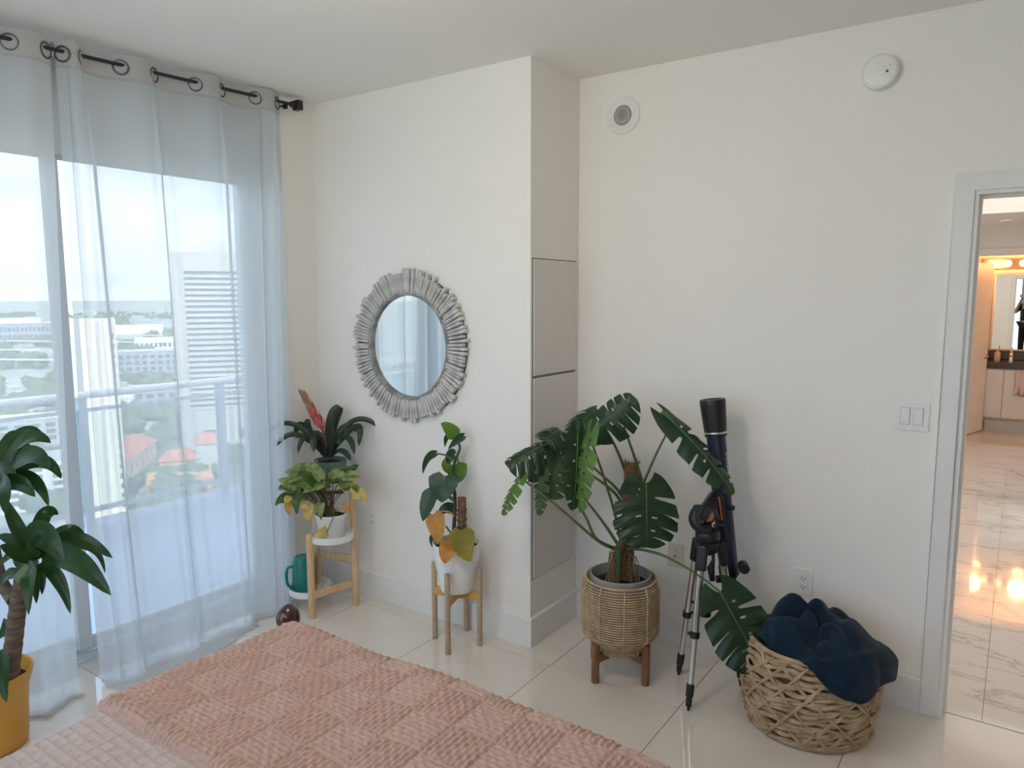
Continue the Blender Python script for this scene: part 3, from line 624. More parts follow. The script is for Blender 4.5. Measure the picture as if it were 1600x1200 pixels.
for i in range(30):
    t = i/29; q = .12+.88*t; c = Zb(300-85*t*1.02, 268-160*t, 0); ang = i*2.4; od = (_r*math.cos(ang)+_f*math.sin(ang)*1.0); up = (Zb(262,190)-Zb(300,270)).normalized()
    ln = .075*(1-.4*t); leaf(br, c, c+od*ln*.4+up*ln*.5, c+od*ln*.55*(1-.2*t)+up*ln*1.05, .034*(1-.4*t), (-od+up*.4), red if t < .5 else brown, .3, 'lance', 0, 6, name='bract', seed=i)

# ------------------------------------------------------------------ small four legged stand with philodendron
sc_ = Vector((-.316,-.160,0))
sv = thing('plant_stand', sc_, 'small wooden plant stand with four round legs and a yellow cross', 'plant stand')
SL = [Vector((-.43,-.193,0)), Vector((-.275,-.281,0)), Vector((-.206,-.126,0)), Vector((-.358,-.038,0))]
M['ypaint'] = mat('amber_wood', (.58,.33,.07), .45, c2=(.64,.40,.11), nscale=6)
M['wood3'] = mat('pale_wood', (.42,.30,.18), .6, c2=(.54,.41,.27), nscale=14, stretch=(2,2,14))
for p in SL: MB().tube([p, p+Vector((0,0,.003)), p+Vector((0,0,.384)), p+Vector((0,0,.390))], [.0125,.0135,.0135,.011], 16).build('leg', M['wood3'], sv, True)
MB().bar(SL[0]+Vector((0,0,.247)), SL[2]+Vector((0,0,.247)), .022, .042).build('cross_bar', M['ypaint'], sv, bevel=.002)
MB().bar(SL[1]+Vector((0,0,.2465)), SL[3]+Vector((0,0,.2465)), .022, .041).build('cross_bar', M['ypaint'], sv, bevel=.002)
pb = sc_+Vector((0,0,.269))
ph_ = thing('potted_philodendron', pb, 'climbing philodendron with orange dying leaves in a ridged white pot', 'plant')
prof = [(.0001,0),(.078,0)]+[(.080+.030*t/15+.0018*math.sin(t*2.4), .006+.165*t/15) for t in range(16)]+[(.113,.20),(.114,.232),(.110,.233),(.107,.20)]
MB().lathe(prof, pb, 48).build('pot', M['whitegloss'], ph_, True); soil(ph_, pb+Vector((0,0,.205)), .108)
DH_ = (pb-CAM).dot(_f)
def Z5(x, y, d=0): return at(620+x/3, 640+y/3, DH_+d)
MB().tube([Z5(305,640), Z5(305,410)], .0205, 14).build('moss_pole', M['coir'], ph_, True)
for y in (470,490,515,545): 
    c = Z5(305,y); MB().tube([c+Vector((.0225*math.cos(2*PI*k/14), .0225*math.sin(2*PI*k/14), .004*math.sin(2*PI*k/14))) for k in range(14)], .003, 6, closed=True).build('tie', M['petiole'] if y == 490 else mat('tie_brown', (.10,.05,.03), .7), ph_, True)
MB().tube(smooth_path([Z5(262,650,-.02), Z5(268,560,-.02), Z5(272,470,-.02), Z5(272,400,-.01), Z5(262,330), Z5(265,270), Z5(282,220), Z5(296,180), Z5(285,150), Z5(268,125)], 5), [.0105-.00014*i for i in range(46)], 9).build('stem', mat('philodendron_stem', (.03,.035,.018), .6, c2=(.07,.05,.03), nscale=30, bump=.5), ph_, True)
HL = [((272,125),(248,82),(206,64),-.02,.075,'hleaf2',(0,.4)), ((312,124),(280,140),(240,187),-.03,.040,'hleaf',(.6,.2)), ((248,122),(225,125),(226,176),.0,.03,'hleaf',(.9,0)), ((180,205),(130,215),(122,302),-.03,.040,'hleaf',(1.0,.1)),
 ((275,262),(292,300),(292,342),.02,.105,'hleaf2',(.1,.1)), ((255,250),(225,255),(240,300),.05,.07,'hleaf2',(0,.2)), ((272,210),(245,205),(240,255),.03,.06,'hleaf',(.1,0)), ((225,312),(212,370),(212,436),-.06,.150,'hleaf',(-.1,.1)), ((163,388),(138,450),(122,524),-.02,.090,'hleaf',(-.4,0)),
 ((262,470),(225,440),(192,508),.0,.06,'hleaf',(.2,.6)), ((176,495),(195,560),(192,634),-.05,.100,'oleaf',(-.3,0)), ((262,632),(228,660),(226,724),-.20,.10,'oleaf',(0,.2)), ((302,568),(305,640),(345,712),-.17,.125,'oyl',(.1,.1)), ((178,590),(160,600),(170,650),.02,.04,'hleaf',(.6,0))]
M['oyl'] = leafmat('half_yellow_leaf', (.46,.27,.035), (.16,.18,.03), rough=.45, nscale=9)
for i, (a, c, t, d, wd, mk, (nx, nz2)) in enumerate(HL):
    leaf(ph_, Z5(*a, d*.6), Z5(*c, d), Z5(*t, d), wd, face(nx, nz2), M[mk], .15, 'heart', .05, 12, seed=i)
for pts in (((268,245),(230,215),(180,205)), ((268,420),(250,408),(163,388)), ((270,430),(245,412),(230,380),(225,312)), ((270,500),(245,480),(200,478),(172,495)), ((275,560),(300,540),(305,568)), ((262,590),(240,560),(230,545)), ((285,225),(285,250),(275,262))):
    MB().tube(smooth_path([Z5(*p, -.03) for p in pts], 5), .0042, 7).build('petiole', M['petiole'] if pts[0][1] != 500 else M['oleaf'], ph_, True)

# ------------------------------------------------------------------ monstera in the rattan planter
mc_ = Vector((.452,.036,0))
pl = thing('rattan_planter', mc_, 'round rattan planter basket on walnut legs holding the monstera pot', 'planter')
e1 = Vector((.191,.107,0)).normalized(); e2 = Vector((-e1.y,e1.x,0))
LP = [mc_+e1*(a*.108)+e2*(b_*.108) for a, b_ in ((-1,-1),(1,-1),(1,1),(-1,1))]
for p in LP: MB().tube([p, p+Vector((0,0,.002)), p+Vector((0,0,.178))], [.0165,.0175,.0175], 14).build('leg', M['wood2'], pl, True)
MB().bar(LP[0]+Vector((0,0,.105)), LP[2]+Vector((0,0,.105)), .02, .035).build('cross_bar', M['wood2'], pl); MB().bar(LP[1]+Vector((0,0,.1055)), LP[3]+Vector((0,0,.1055)), .02, .034).build('cross_bar', M['wood2'], pl)
M['rattan'] = mat('rattan', (.42,.29,.16), .55, c2=(.58,.43,.26), nscale=25, bump=.3)
def prr(z):
    if z < .155: return .112+.01*(z-.115)/.04
    return .118+(.168-.118)*min(1,(z-.155)/.045)**.6 if z < .20 else (.168 if z < .39 else .168-.016*((z-.39)/.045)**1.5)
rg = MB(); nn = 40; z = .118; zz = []
while z < .437: zz.append(z); z += .0105
for z in zz: rg.tube([mc_+Vector((prr(z)*math.cos(2*PI*k/nn), prr(z)*math.sin(2*PI*k/nn), z)) for k in range(nn)], .0033, 6, closed=True)
o = rg.build('rattan_rings', M['rattan'], pl, True); o['kind'] = 'stuff'
for k in range(10):
    th = 2*PI*k/10+.25; MB().tube([mc_+Vector(((prr(z)+.003)*math.cos(th), (prr(z)+.003)*math.sin(th), z+.003)) for z in zz], [.0032+.0012*(i % 2) for i in range(len(zz))], 6).build('upright_tie', M['rattan'], pl, True)
MB().tube([mc_+Vector((.153*math.cos(2*PI*k/nn), .153*math.sin(2*PI*k/nn), .437)) for k in range(nn)], .0055, 8, closed=True).build('rim', M['rattan'], pl, True)
mpb = mc_+Vector((0,0,.127))
mo = thing('potted_monstera', mpb, 'large monstera with split leaves on a coir pole in a grey pot', 'plant')
MB().lathe([(.0001,.0),(.095,0),(.10,.005),(.128,.30),(.134,.305),(.134,.328),(.128,.33),(.122,.29),(.12,.27)], mpb, 48).build('pot', mat('grey_pot', (.33,.32,.31), .45), mo, True)
soil(mo, mpb+Vector((0,0,.285)), .122, .008)
DM = (mpb-CAM).dot(_f)
def Z6(x, y, d=0): return at(770+x/4, 600+y/4, DM-.05+d)
pole = [Z6(836,1260,.05), Z6(840,1050,.05), Z6(850,800,.05), Z6(868,490,.06)]
MB().tube(smooth_path(pole,5), .030, 16).build('moss_pole', M['coir'], mo, True)
fz = MB(); rr = random.Random(4)
for i in range(150):
    th = rr.uniform(0,2*PI); hz = rr.uniform(0,1)**2; c = Z6(868-(hz*6),490+hz*90,.06); od = Vector((math.cos(th),math.sin(th),0))
    p = c+od*.027; fz.tube([p, p+od*rr.uniform(.004,.016)+Vector((0,0,rr.uniform(-.004,.02)))], [.0012,.0004], 3, caps=False)
o = fz.build('coir_fibres', M['coir'], mo); o['kind'] = 'stuff'
MB().tube(smooth_path([Z6(770,1240,-.02), Z6(775,1130,-.02), Z6(790,1040,-.02), Z6(810,980,0)],4), [.021]*9+[.02,.019,.017,.013], 12).build('stem', mat('monstera_stem', (.10,.075,.035), .7, c2=(.18,.13,.06), nscale=25, bump=.5), mo, True)
MB().bar(Z6(781,1020,-.055), Z6(785,1215,-.045), .010, .003, up=TOCAM).build('green_tie', mat('green_tape', (.02,.20,.06), .5), mo)
rt = MB(); 
for i in range(16):
    x = rr.uniform(725,770); y = rr.uniform(1010,1130); rt.tube(smooth_path([Z6(775,y-10,-.02), Z6(x,y,-.05), Z6(x+rr.uniform(-15,15),y+50,-.05), Z6(x+rr.uniform(-50,30),1235,-.06)],4), .0022, 5)
for i in range(7):
    x = rr.uniform(850,900); rt.tube(smooth_path([Z6(845,1050,.0), Z6(x,1090,-.03), Z6(x+rr.uniform(-20,20),1150,-.04), Z6(x+20,1240,-.05)],4), .0018, 5)
o = rt.build('aerial_roots', mat('roots', (.17,.11,.06), .8), mo, True); o['kind'] = 'stuff'
PT = [((765,1030,0),(650,975,-.02),(400,760,-.05),(185,595,-.02)), ((770,1030,0),(650,970,-.06),(590,850,-.12),(545,740,-.16),(560,560,-.2)), ((790,1015,0),(700,880,0),(600,750,.0),(500,640,.02)), ((805,1010,0),(760,800,-.06),(690,570,-.12),(625,385,-.18)),
 ((840,800,.07),(760,680,.05),(640,585,.03),(470,480,.02)), ((845,760,.08),(770,650,.08),(660,550,.09),(500,400,.10)), ((930,600,.05),(880,440,.0),(820,270,-.05)), ((860,640,.1),(800,470,.08),(740,340,.06),(690,260,.05)),
 ((810,1010,.0),(900,740,-.02),(950,600,-.05),(1030,420,-.1),(1105,275,-.12)), ((820,1030,0),(880,780,-.08),(960,618,-.13)), ((830,1030,0),(930,1035,-.06),(1060,1070,-.15),(1180,1130,-.24),(1260,1180,-.30)), ((860,900,.05),(880,720,.05),(935,590,.05))]
for pts in PT:
    pth = smooth_path([Z6(*p) for p in pts], 6); MB().tube(pth, [.0075-.0035*i/len(pth) for i in range(len(pth))], 8).build('petiole', M['petiole'], mo, True)
ML = [  # base, tip, (normal tweak), width, material, bend, side, seed, sag
 ((640,290,-.06),(890,85,-.10),(.1,.35),.185,'mleaf',.10,.30,1,.35),          # A upper centre
 ((655,160,.06),(500,330,.02),(-.3,.7),.20,'mleaf',.28,.35,2,.3),            # B upper left, behind
 ((420,290,.04),(330,360,-.02),(-.1,.8),.17,'mleaf',.25,.3,12,.2),
 ((345,375,.03),(88,512,.0),(-.1,.75),.17,'mleaf',.12,.3,3,.55),            # C far left
 ((410,385,.06),(362,718,.02),(-.1,-.1),.20,'mleaf3',.06,.12,4,0),            # D hanging
 ((610,300,-.2),(548,805,-.18),(-1.15,.05),.17,'mleaf2',.10,.20,5,0),         # E bright hanging
 ((530,300,-.15),(500,790,-.14),(.9,-.1),.12,'mleaf',.06,.2,15,0),
 ((312,555,.0),(288,822,-.02),(-.95,0),.11,'mleaf3',.08,.25,6,0),             # F narrow
 ((182,575,-.02),(62,822,-.04),(-.95,.1),.10,'mleaf2',.12,.3,7,0),            # G far left narrow
 ((958,618,-.13),(960,1022,-.16),(.05,.05),.285,'mleaf',.05,.10,8,0),         # H dark facing
 ((1085,200,-.12),(1505,690,-.22),(1.05,.55),.15,'mleaf',.10,.35,9,.1),       # I right, edge on
 ((1420,1300,-.30),(1680,1790,-.36),(.05,.1),.265,'mleaf',.05,.08,10,0),      # J low right
]
for (a, t, (nx, nz2), wd, mk, bd, sd_, sdv, sg) in ML:
    monstera(mo, Z6(*a), Z6(*t), face(nx, nz2), wd*1.0, M[mk], bd, sd_, 5, sdv, sag=sg)
leaf(mo, Z6(1050,180,-.1), Z6(1075,200,-.12), Z6(1185,340,-.14), .05, face(-.8,0), M['mleaf2'], .3, 'lance', .1, 10, seed=3)
MB().tube(smooth_path([Z6(1260,1180,-.30), Z6(1340,1235,-.30), Z6(1420,1300,-.30)],4), .004, 8).build('petiole', M['petiole'], mo, True)
#TELESCOPE
# ------------------------------------------------------------------ telescope on its tripod
hub = Vector((.82,.085,.655)); DT = (hub-CAM).dot(_f)
def ZT(x, y, d=0): return at(1020+x/4, 600+y/4, DT+d)
te = thing('telescope', (.82,.085,0), 'navy refractor telescope on an aluminium tripod beside the monstera', 'telescope')
M['navy'] = mat('navy_tube', (.012,.018,.045), .3, c2=(.016,.024,.06), nscale=4)
M['orange'] = mat('orange_plastic', (.55,.14,.035), .45)
t0, t1 = ZT(372,95,.09), ZT(478,1190,.13); ax = (t1-t0).normalized()
def tl(prof, n=32):
    a = ax.orthogonal().normalized(); b_ = ax.cross(a); mb = MB()
    mb.grid(lambda i, j: t0+ax*prof[i][1]+(a*math.cos(2*PI*j/n)+b_*math.sin(2*PI*j/n))*prof[i][0], len(prof), n, True); return mb
TL = (t1-t0).length
tl([(.0001,.004),(.036,.004),(.040,.0),(.052,.0),(.054,.004),(.054,.02),(.048,.120),(.046,.150),(.046,.158),(.0001,.158)]).build('dew_shield', M['black'], te, True)
tl([(.0465,.138),(.0472,.139),(.0472,.145),(.0465,.146)]).build('silver_ring', M['chrome'], te, True)
tl([(.0001,.155),(.040,.155),(.040,TL-.03),(.0001,TL-.03)]).build('tube', M['navy'], te, True)
tl([(.0001,TL-.04),(.043,TL-.04),(.043,TL-.005),(.026,TL+.02),(.026,TL+.09),(.0001,TL+.09)]).build('focuser', M['black'], te, True)
# lettering on the tube: small white strokes running along it
le = MB(); sd0 = (_r*.75-_f*.65); sd0 = (sd0-ax*sd0.dot(ax)).normalized(); rr = random.Random(2)
tn = ax.cross(sd0)
wm = mat('white_print', (.8,.8,.8), .5)
fc = bpy.data.curves.new('lettering', 'FONT'); fc.body = 'Celestron'; fc.size = .036; fc.align_x = 'CENTER'; fc.align_y = 'CENTER'; fc.extrude = .0002
fo_ = bpy.data.objects.new('lettering', fc); col.objects.link(fo_)
me_l = bpy.data.meshes.new_from_object(fo_.evaluated_get(bpy.context.evaluated_depsgraph_get())); bpy.data.objects.remove(fo_)
cx_, rad_ = t0+ax*.30, .0404
for v in me_l.vertices:
    ang = v.co.y/rad_; od = sd0*math.cos(ang)+tn*math.sin(ang)
    p = cx_ - ax*v.co.x + od*(rad_+v.co.z); v.co = p-te.location
me_l.materials.append(wm); link('lettering', me_l, te)
knob = lambda p, q, r, nm='knob', mt='black': MB().tube([p, p+(q-p)*.08, p+(q-p)*.92, q], [r*.9,r,r,r*.9], 16).build(nm, M[mt], te, True)
# mount
MB().lathe([(.0001,.0),(.045,.0),(.050,.008),(.050,.03),(.044,.045),(.040,.048),(.0001,.05)], hub+Vector((0,0,.005)), 32).build('azimuth_base', M['black'], te, True)
MB().tube(smooth_path([ZT(350,910,-.02), ZT(280,880,-.02), ZT(262,830,-.01), ZT(290,775,0)],5), [.036,.036,.035,.034,.034,.033,.032,.032,.032,.032,.031,.031,.031,.03,.03,.03], 12, ell=.8).build('yoke_arm', M['black'], te, True)
MB().tube([ZT(285,815,-.045), ZT(345,815,-.005)], .040, 20).build('altitude_bearing', M['black'], te, True)
MB().tube([ZT(310,800,-.07), ZT(350,822,-.075)], [.028,.028], 20).build('bearing_housing', M['black'], te, True)
kc = ZT(350,824,-.078); kn = (TOCAM+_r*.7).normalized()
MB().tube([kc-kn*.01, kc+kn*.004, kc+kn*.010, kc+kn*.012], [.024,.024,.018,.0001], 24).build('orange_cap', M['orange'], te, True)
MB().bar(ZT(335,790,-.02), ZT(400,690,.03), .052, .046, up=TOCAM).build('dovetail_arm', M['black'], te, bevel=.008)
MB().bar(ZT(395,700,.0), ZT(430,850,.03), .022, .030, up=TOCAM).build('dovetail_plate', M['black'], te, bevel=.004)
MB().bar(ZT(412,705,-.02), ZT(432,850,.0), .004, .01, up=TOCAM).build('orange_stripe', M['orange'], te)
knob(ZT(470,770,.07), ZT(512,777,.06), .010); knob(ZT(385,885,-.05), ZT(440,882,-.03), .006); knob(ZT(560,1130,.05), ZT(575,1160,.0), .022); knob(ZT(395,1220,.08), ZT(455,1215,.08), .016)
MB().tube([ZT(375,1010,.0), ZT(378,1100,.0), ZT(362,1150,.0), ZT(372,1230,.0)], [.006,.007,.016,.010], 10).build('slow_motion_handle', M['black'], te, True)
# tripod
MB().lathe([(.0001,-.05),(.03,-.05),(.042,-.04),(.048,-.01),(.048,.004),(.0001,.004)], hub, 24).build('tripod_head', M['black'], te, True)
for k, foot in enumerate((Vector((.824,-.09,0)), Vector((.683,.155,0)), Vector((.955,.195,0)))):
    od = (foot-hub); od.z = 0; od.normalize(); top = hub+od*.058+Vector((0,0,-.02)); d = foot-top; Lg = d.length; d.normalize()
    MB().bar(top-d*.02, top+d*.085, .040, .034, up=od).build('leg_hinge', M['black'], te, bevel=.008)
    sdv = d.cross(od).normalized()
    lg = MB().tube([top+d*.06, top+d*(Lg*.52)], .0145, 14).build('upper_leg', M['chrome'], te, True)
    MB().tube([top+d*(Lg*.52), top+d*(Lg*.90)], .0115, 14).build('lower_leg', M['chrome'], te, True)
    cl = top+d*(Lg*.53); MB().tube([cl-d*.014, cl-d*.012, cl+d*.012, cl+d*.014], [.016,.019,.019,.016], 14).build('leg_clamp', M['black'], te, True)
    knob(cl, cl+sdv*.03, .007)
    fp = top+d*(Lg*.84); MB().tube([fp-d*.004, fp, fp+d*(Lg*.07), fp+d*(Lg*.075), fp+d*(Lg*.13), foot-d*.018, foot-d*.016, foot], [.014,.016,.016,.0125,.0125,.012,.007,.005], 14).build('foot', M['black'], te, True)
    q = hub+Vector((0,0,-.30)); MB().bar(top+d*(Lg*.42), q, .010, .004).build('brace', M['black'], te)
MB().cyl(hub+Vector((0,0,-.32)), hub+Vector((0,0,-.29)), .024).build('spreader_hub', M['black'], te, True)

# ------------------------------------------------------------------ woven basket with navy blanket
BC = Vector((1.232,.118,0))
bs = thing('woven_basket', BC, 'round woven seagrass basket holding a navy blanket', 'basket')
M['sea'] = mat('seagrass', (.36,.24,.135), .6, c2=(.55,.40,.25), nscale=18, detail=5, bump=.4, bscale=90)
BHt = .335
def brad(z): q = z/BHt; return .196+.055*math.sin(PI*min(1,.12+q*.62)**1.0)*1.0-.012*q
MB().lathe([(.0001,.004),(brad(.01)-.014,.004)]+[(brad(z_)-.013,z_) for z_ in np.linspace(.01,BHt,10)]+[(brad(z_)-.017,z_) for z_ in np.linspace(BHt,.02,10)]+[(.0001,.016)], BC, 48).build('inner_wall', mat('basket_inner', (.16,.10,.055), .9), bs, True)
wv = MB(); rr = random.Random(5); nseg = 96
for row in range(13):
    z0 = .022+row*.0245
    for strand in range(2):
        ph = rr.uniform(0,6); pts = []; rad = []
        for k in range(nseg):
            th = 2*PI*k/nseg; tw = 9*th+ph+strand*PI
            z_ = z0+.0065*math.sin(tw)+.004*math.sin(3*th+ph); r_ = brad(z_)+.001+.0045*math.cos(tw)+.003*math.sin(16*th+row*PI)
            pts.append(BC+Vector((r_*math.cos(th), r_*math.sin(th), z_))); rad.append(.0082+.002*math.sin(7*th+ph))
        wv.tube(pts, rad, 6, closed=True)
o = wv.build('woven_rows', M['sea'], bs, True); o['kind'] = 'stuff'
for sg in (1,-1):
    for k in range(13):
        th0 = 2*PI*(k+rr.uniform(-.25,.25))/13; sp_ = 1.25*rr.uniform(.8,1.15); pts = []
        for q in np.linspace(0,1,22):
            th = th0+sg*sp_*q; z_ = .012+(BHt-.02)*q; r_ = brad(z_)+.0095+.003*math.sin(12*q*PI+k)
            pts.append(BC+Vector((r_*math.cos(th), r_*math.sin(th), z_)))
        MB().tube(pts, [.0062+.0015*math.sin(i*1.7+k) for i in range(22)], 6).build('diagonal_strand', M['sea'], bs, True)
for nm, z_, rd in (('rim',BHt,.0085),('base_coil',.012,.0085)):
    n_ = 150; pts = [BC+Vector(((brad(z_)+.002)*math.cos(2*PI*k/n_), (brad(z_)+.002)*math.sin(2*PI*k/n_), z_)) for k in range(n_)]
    MB().tube(pts, [rd*(1+.16*(k % 2)) for k in range(n_)], 8, closed=True).build(nm, M['sea'], bs)
# blanket: one continuous cloth heaped in the basket and hanging over the front right of its rim
M['blanket'] = mat('navy_fleece', (.005,.016,.032), .95, c2=(.009,.025,.047), nscale=16, bump=.35, bscale=300, spec=.15)
M['blanket'].node_tree.nodes['Principled BSDF'].inputs['Sheen Weight'].default_value = .12
from mathutils import noise
nu, nv = 60, 160
thd = math.radians(-28)                                # hanging side: right and a little toward the room
def bl(i, j):
    th = 2*PI*j/nv; q = i/(nu-1); dth = (th-thd+PI) % (2*PI)-PI
    hang = math.exp(-(dth/.78)**4); Lr = .205+.190*hang*(1+.10*math.sin(5*th))
    s = q*Lr; rim = .205+.035*hang
    top = .425+.035*math.cos(th-2.6); zr = .335+.050*hang
    x0 = math.cos(th)*s; y0 = math.sin(th)*s
    f1 = noise.noise(Vector((x0*4+3, y0*4, .3))); f2 = noise.noise(Vector((x0*10, y0*10+7, 3+q)))
    ridge = abs(math.sin(1.5*th+6.0*s+3.4*f1))**.75-.35; r2 = abs(math.sin(16*x0+9*y0+2.6*f2+1))**.8-.4; rh = abs(math.sin(4.0*th+2.5*f1+6*s))**.75
    w_ = min(1, s/.05)
    if s <= rim:
        k = s/rim; z_ = top+(zr-top)*k**2.0 + (.062*ridge+.034*r2)*w_*(1-.75*k**4)+.025*f2*(1-k**3)+.02*f1*(1-k**3)
        return BC+Vector((x0, y0, z_))
    e_ = s-rim; r_ = rim+.040*(1-math.exp(-e_*30))+.030*rh*min(1,e_*14)+.010*f2+.006
    z_ = zr+.25*(.062*ridge+.034*r2)-max(0, e_-.012)*.95
    return BC+Vector((math.cos(th)*r_, math.sin(th)*r_, z_))
bk_ = MB(); bk_.grid(bl, nu, nv, True); bo = bk_.build('blanket', M['blanket'], None, 180)
tag(bo, 'rumpled navy blue fleece blanket spilling over the rim of the woven basket', 'blanket')
ss = bo.modifiers.new('smooth','SMOOTH'); ss.iterations = 2; ss.factor = .5
sb = bo.modifiers.new('thick','SOLIDIFY'); sb.thickness = .012; sb.offset = -1

#BED
# ------------------------------------------------------------------ bed
BX0, BX1, BY1, BY0, BZ = -.085, 1.50, -1.30, -3.36, .585
bd = thing('bed', ((BX0+BX1)/2, -2.3, 0), 'bed with dark turned posts standing beside the window', 'bed')
MB().box((BX0+.02,BY0,.30),(BX1-.02,BY1-.02,BZ-.012)).build('mattress', M['white'], bd, bevel=.05, seg=4)
MB().box((BX0+.03,BY0,.18),(BX1-.03,BY1-.03,.30)).build('box_base', mat('bed_base', (.30,.25,.22), .9), bd, bevel=.01)
for x in (BX0+.0,BX1-.0): MB().box((x-.018,BY0,.16),(x+.018,BY1+.03,.28)).build('side_rail', M['darkwood'], bd, bevel=.006)
MB().box((BX0,BY1+.0,.16),(BX1,BY1+.03,.30)).build('foot_rail', M['darkwood'], bd, bevel=.006)
def post(x, y, top):
    k = top-.63
    pr = [(.0001,0),(.028,0),(.034,.03),(.026,.08),(.036,.12),(.036,.34),(.028,.36),(.040,.40),(.030,.44),(.036,.48+k*.3),(.024,.50+k*.5),(.034,.530+k),(.036,.536+k),(.026,.545+k),(.0355,.556+k),(.040,.575+k),(.040,.592+k),(.034,.610+k),(.020,.624+k),(.010,.629+k),(.0001,.631+k)]
    return MB().lathe(pr, (x,y,0), 24).build('post', M['darkwood'], bd, True)
post(-.135,-1.275,.635); post(1.56,-1.275,.635); post(-.135,BY0-.02,1.25); post(1.56,BY0-.02,1.25)
MB().box((-.11,BY0-.04,.3),(1.535,BY0-.005,1.1)).build('headboard', M['darkwood'], bd, bevel=.01)
def bedcloth(name, label, cat, xs, ys, hx0, hx1, hy1, top, ma, bump, rnd=.045, near_edge=None):
    """cloth over the mattress; xs, ys are arc-length coordinates, turning down past the mattress edges"""
    X, Y = np.meshgrid(xs, ys, indexing='ij')
    def fold(s, e, sg):                                   # returns (pos, drop)
        d = sg*(s-e)+rnd*.5; t = np.clip(d/rnd, 0, PI/2*.98); over = np.maximum(0, d-rnd*PI/2*.98)
        pos = np.where(d > 0, e+sg*(-rnd*.5+rnd*np.sin(t)), s); drop = np.where(d > 0, rnd*(1-np.cos(t))+over, 0); nrm = np.sin(np.where(d > 0, t, 0))*sg
        return pos, drop, nrm
    px, dxr, nx1 = fold(X, BX1, 1); px2, dxl, nx2 = fold(X, BX0, -1); PX = np.where(X > .5, px, px2); nx = nx1+nx2
    PY, dy, ny = fold(Y, BY1, 1)
    h = bump(X, Y); lump = .007*np.sin(X*5.2+1)*np.sin(Y*6.1)+.004*np.sin(X*13+Y*9)
    nz_ = np.sqrt(np.maximum(.02, 1-nx**2-ny**2))
    Zc = top+lump-dxr-dxl-dy + h*nz_; PX = PX+nx*h; PY = PY+ny*h
    Zc = np.maximum(Zc, .20)
    v = np.stack([PX,PY,Zc], -1).reshape(-1,3); a, b_ = X.shape
    idx = np.arange(a*b_).reshape(a,b_); q = np.stack([idx[:-1,:-1],idx[1:,:-1],idx[1:,1:],idx[:-1,1:]], -1).reshape(-1,4)
    me = bpy.data.meshes.new(name); me.vertices.add(len(v)); me.vertices.foreach_set('co', v.ravel().astype(np.float32))
    me.loops.add(q.size); me.loops.foreach_set('vertex_index', q.ravel().astype(np.int32)); me.polygons.add(len(q))
    me.polygons.foreach_set('loop_start', np.arange(0,q.size,4,dtype=np.int32)); me.polygons.foreach_set('loop_total', np.full(len(q),4,dtype=np.int32))
    me.polygons.foreach_set('use_smooth', np.ones(len(q),dtype=bool)); me.update(calc_edges=True); me.validate(); me.materials.append(ma)
    o = link(name, me); tag(o, label, cat); return o
M['sheet'] = mat('waffle_sheet', (.49,.41,.385), .9, c2=(.54,.455,.425), nscale=60, spec=.15)
M['knit'] = mat('knit_throw', (.50,.335,.28), .95, c2=(.59,.415,.35), nscale=90, spec=.1, bump=.4, bscale=500)
def waffle(X, Y):
    a = np.abs(((X/.037) % 1)-.5)*2; b_ = np.abs(((Y/.026+.25*np.sin(X*30)*.3) % 1)-.5)*2
    r1 = np.exp(-((1-a)/.20)**2); r2 = np.exp(-((1-b_)/.26)**2)
    return .0042*np.maximum(r1,r2)+.0009*np.sin(X*900)*(1-np.maximum(r1,r2))
xs = np.concatenate([np.arange(-.42,-.14,.02), np.arange(-.14,.80,.0042), np.arange(.80,1.85,.03)])
ys = np.concatenate([np.arange(BY0+.02,-2.45,.04), np.arange(-2.45,-1.75,.0042), np.arange(-1.75,-1.02,.03)])
bedcloth('bed_sheet', 'pale pink waffle weave bed cover showing at the lower left of the bed', 'bedding', xs, ys, 0, 0, 0, BZ, M['sheet'], waffle)
def knit(X, Y):
    b_ = .124; Xr = X+.035*(Y+1.6)*.5; Yr = Y-.03*X
    bi = np.floor(Xr/b_); bj = np.floor(Yr/b_); o_ = (bi+bj) % 2
    fx = Xr/b_-bi; fy = Yr/b_-bj; p = np.where(o_ > 0, fx, fy); q = np.where(o_ > 0, Yr, Xr)
    k = np.floor(p*8); pp = p*8-k
    rib = np.sqrt(np.maximum(0, 1-(2*pp-1)**2)); br_ = .85+.15*np.sin(2*PI*q/.031+3.0*(pp-.5)+PI*k+(bi*1.7+bj*2.3))
    edge = np.minimum(np.minimum(fx,1-fx), np.minimum(fy,1-fy)); ed = np.clip(edge/.05, 0, 1)
    h = .0125*rib*br_*(.30+.70*ed)
    # thick turned hem along the near edge
    ye = -1.915+.035*X; t = np.clip((Y-ye)/.022, 0, 1); roll = .004*np.exp(-((Y-ye-.03)/.025)**2)*(1+.4*np.sin(X*2*PI/.013))
    return (.012+h+roll)*np.sqrt(np.maximum(0, 1-(1-t)**2)) - .006*(t <= 0)
xs = np.arange(-.36,1.85,.0030); ys = np.arange(-1.945,-.98,.0030)
bedcloth('throw_blanket', 'dusty pink chunky basket weave knit throw across the foot of the bed', 'blanket', xs, ys, 0, 0, 0, BZ+.004, M['knit'], knit)
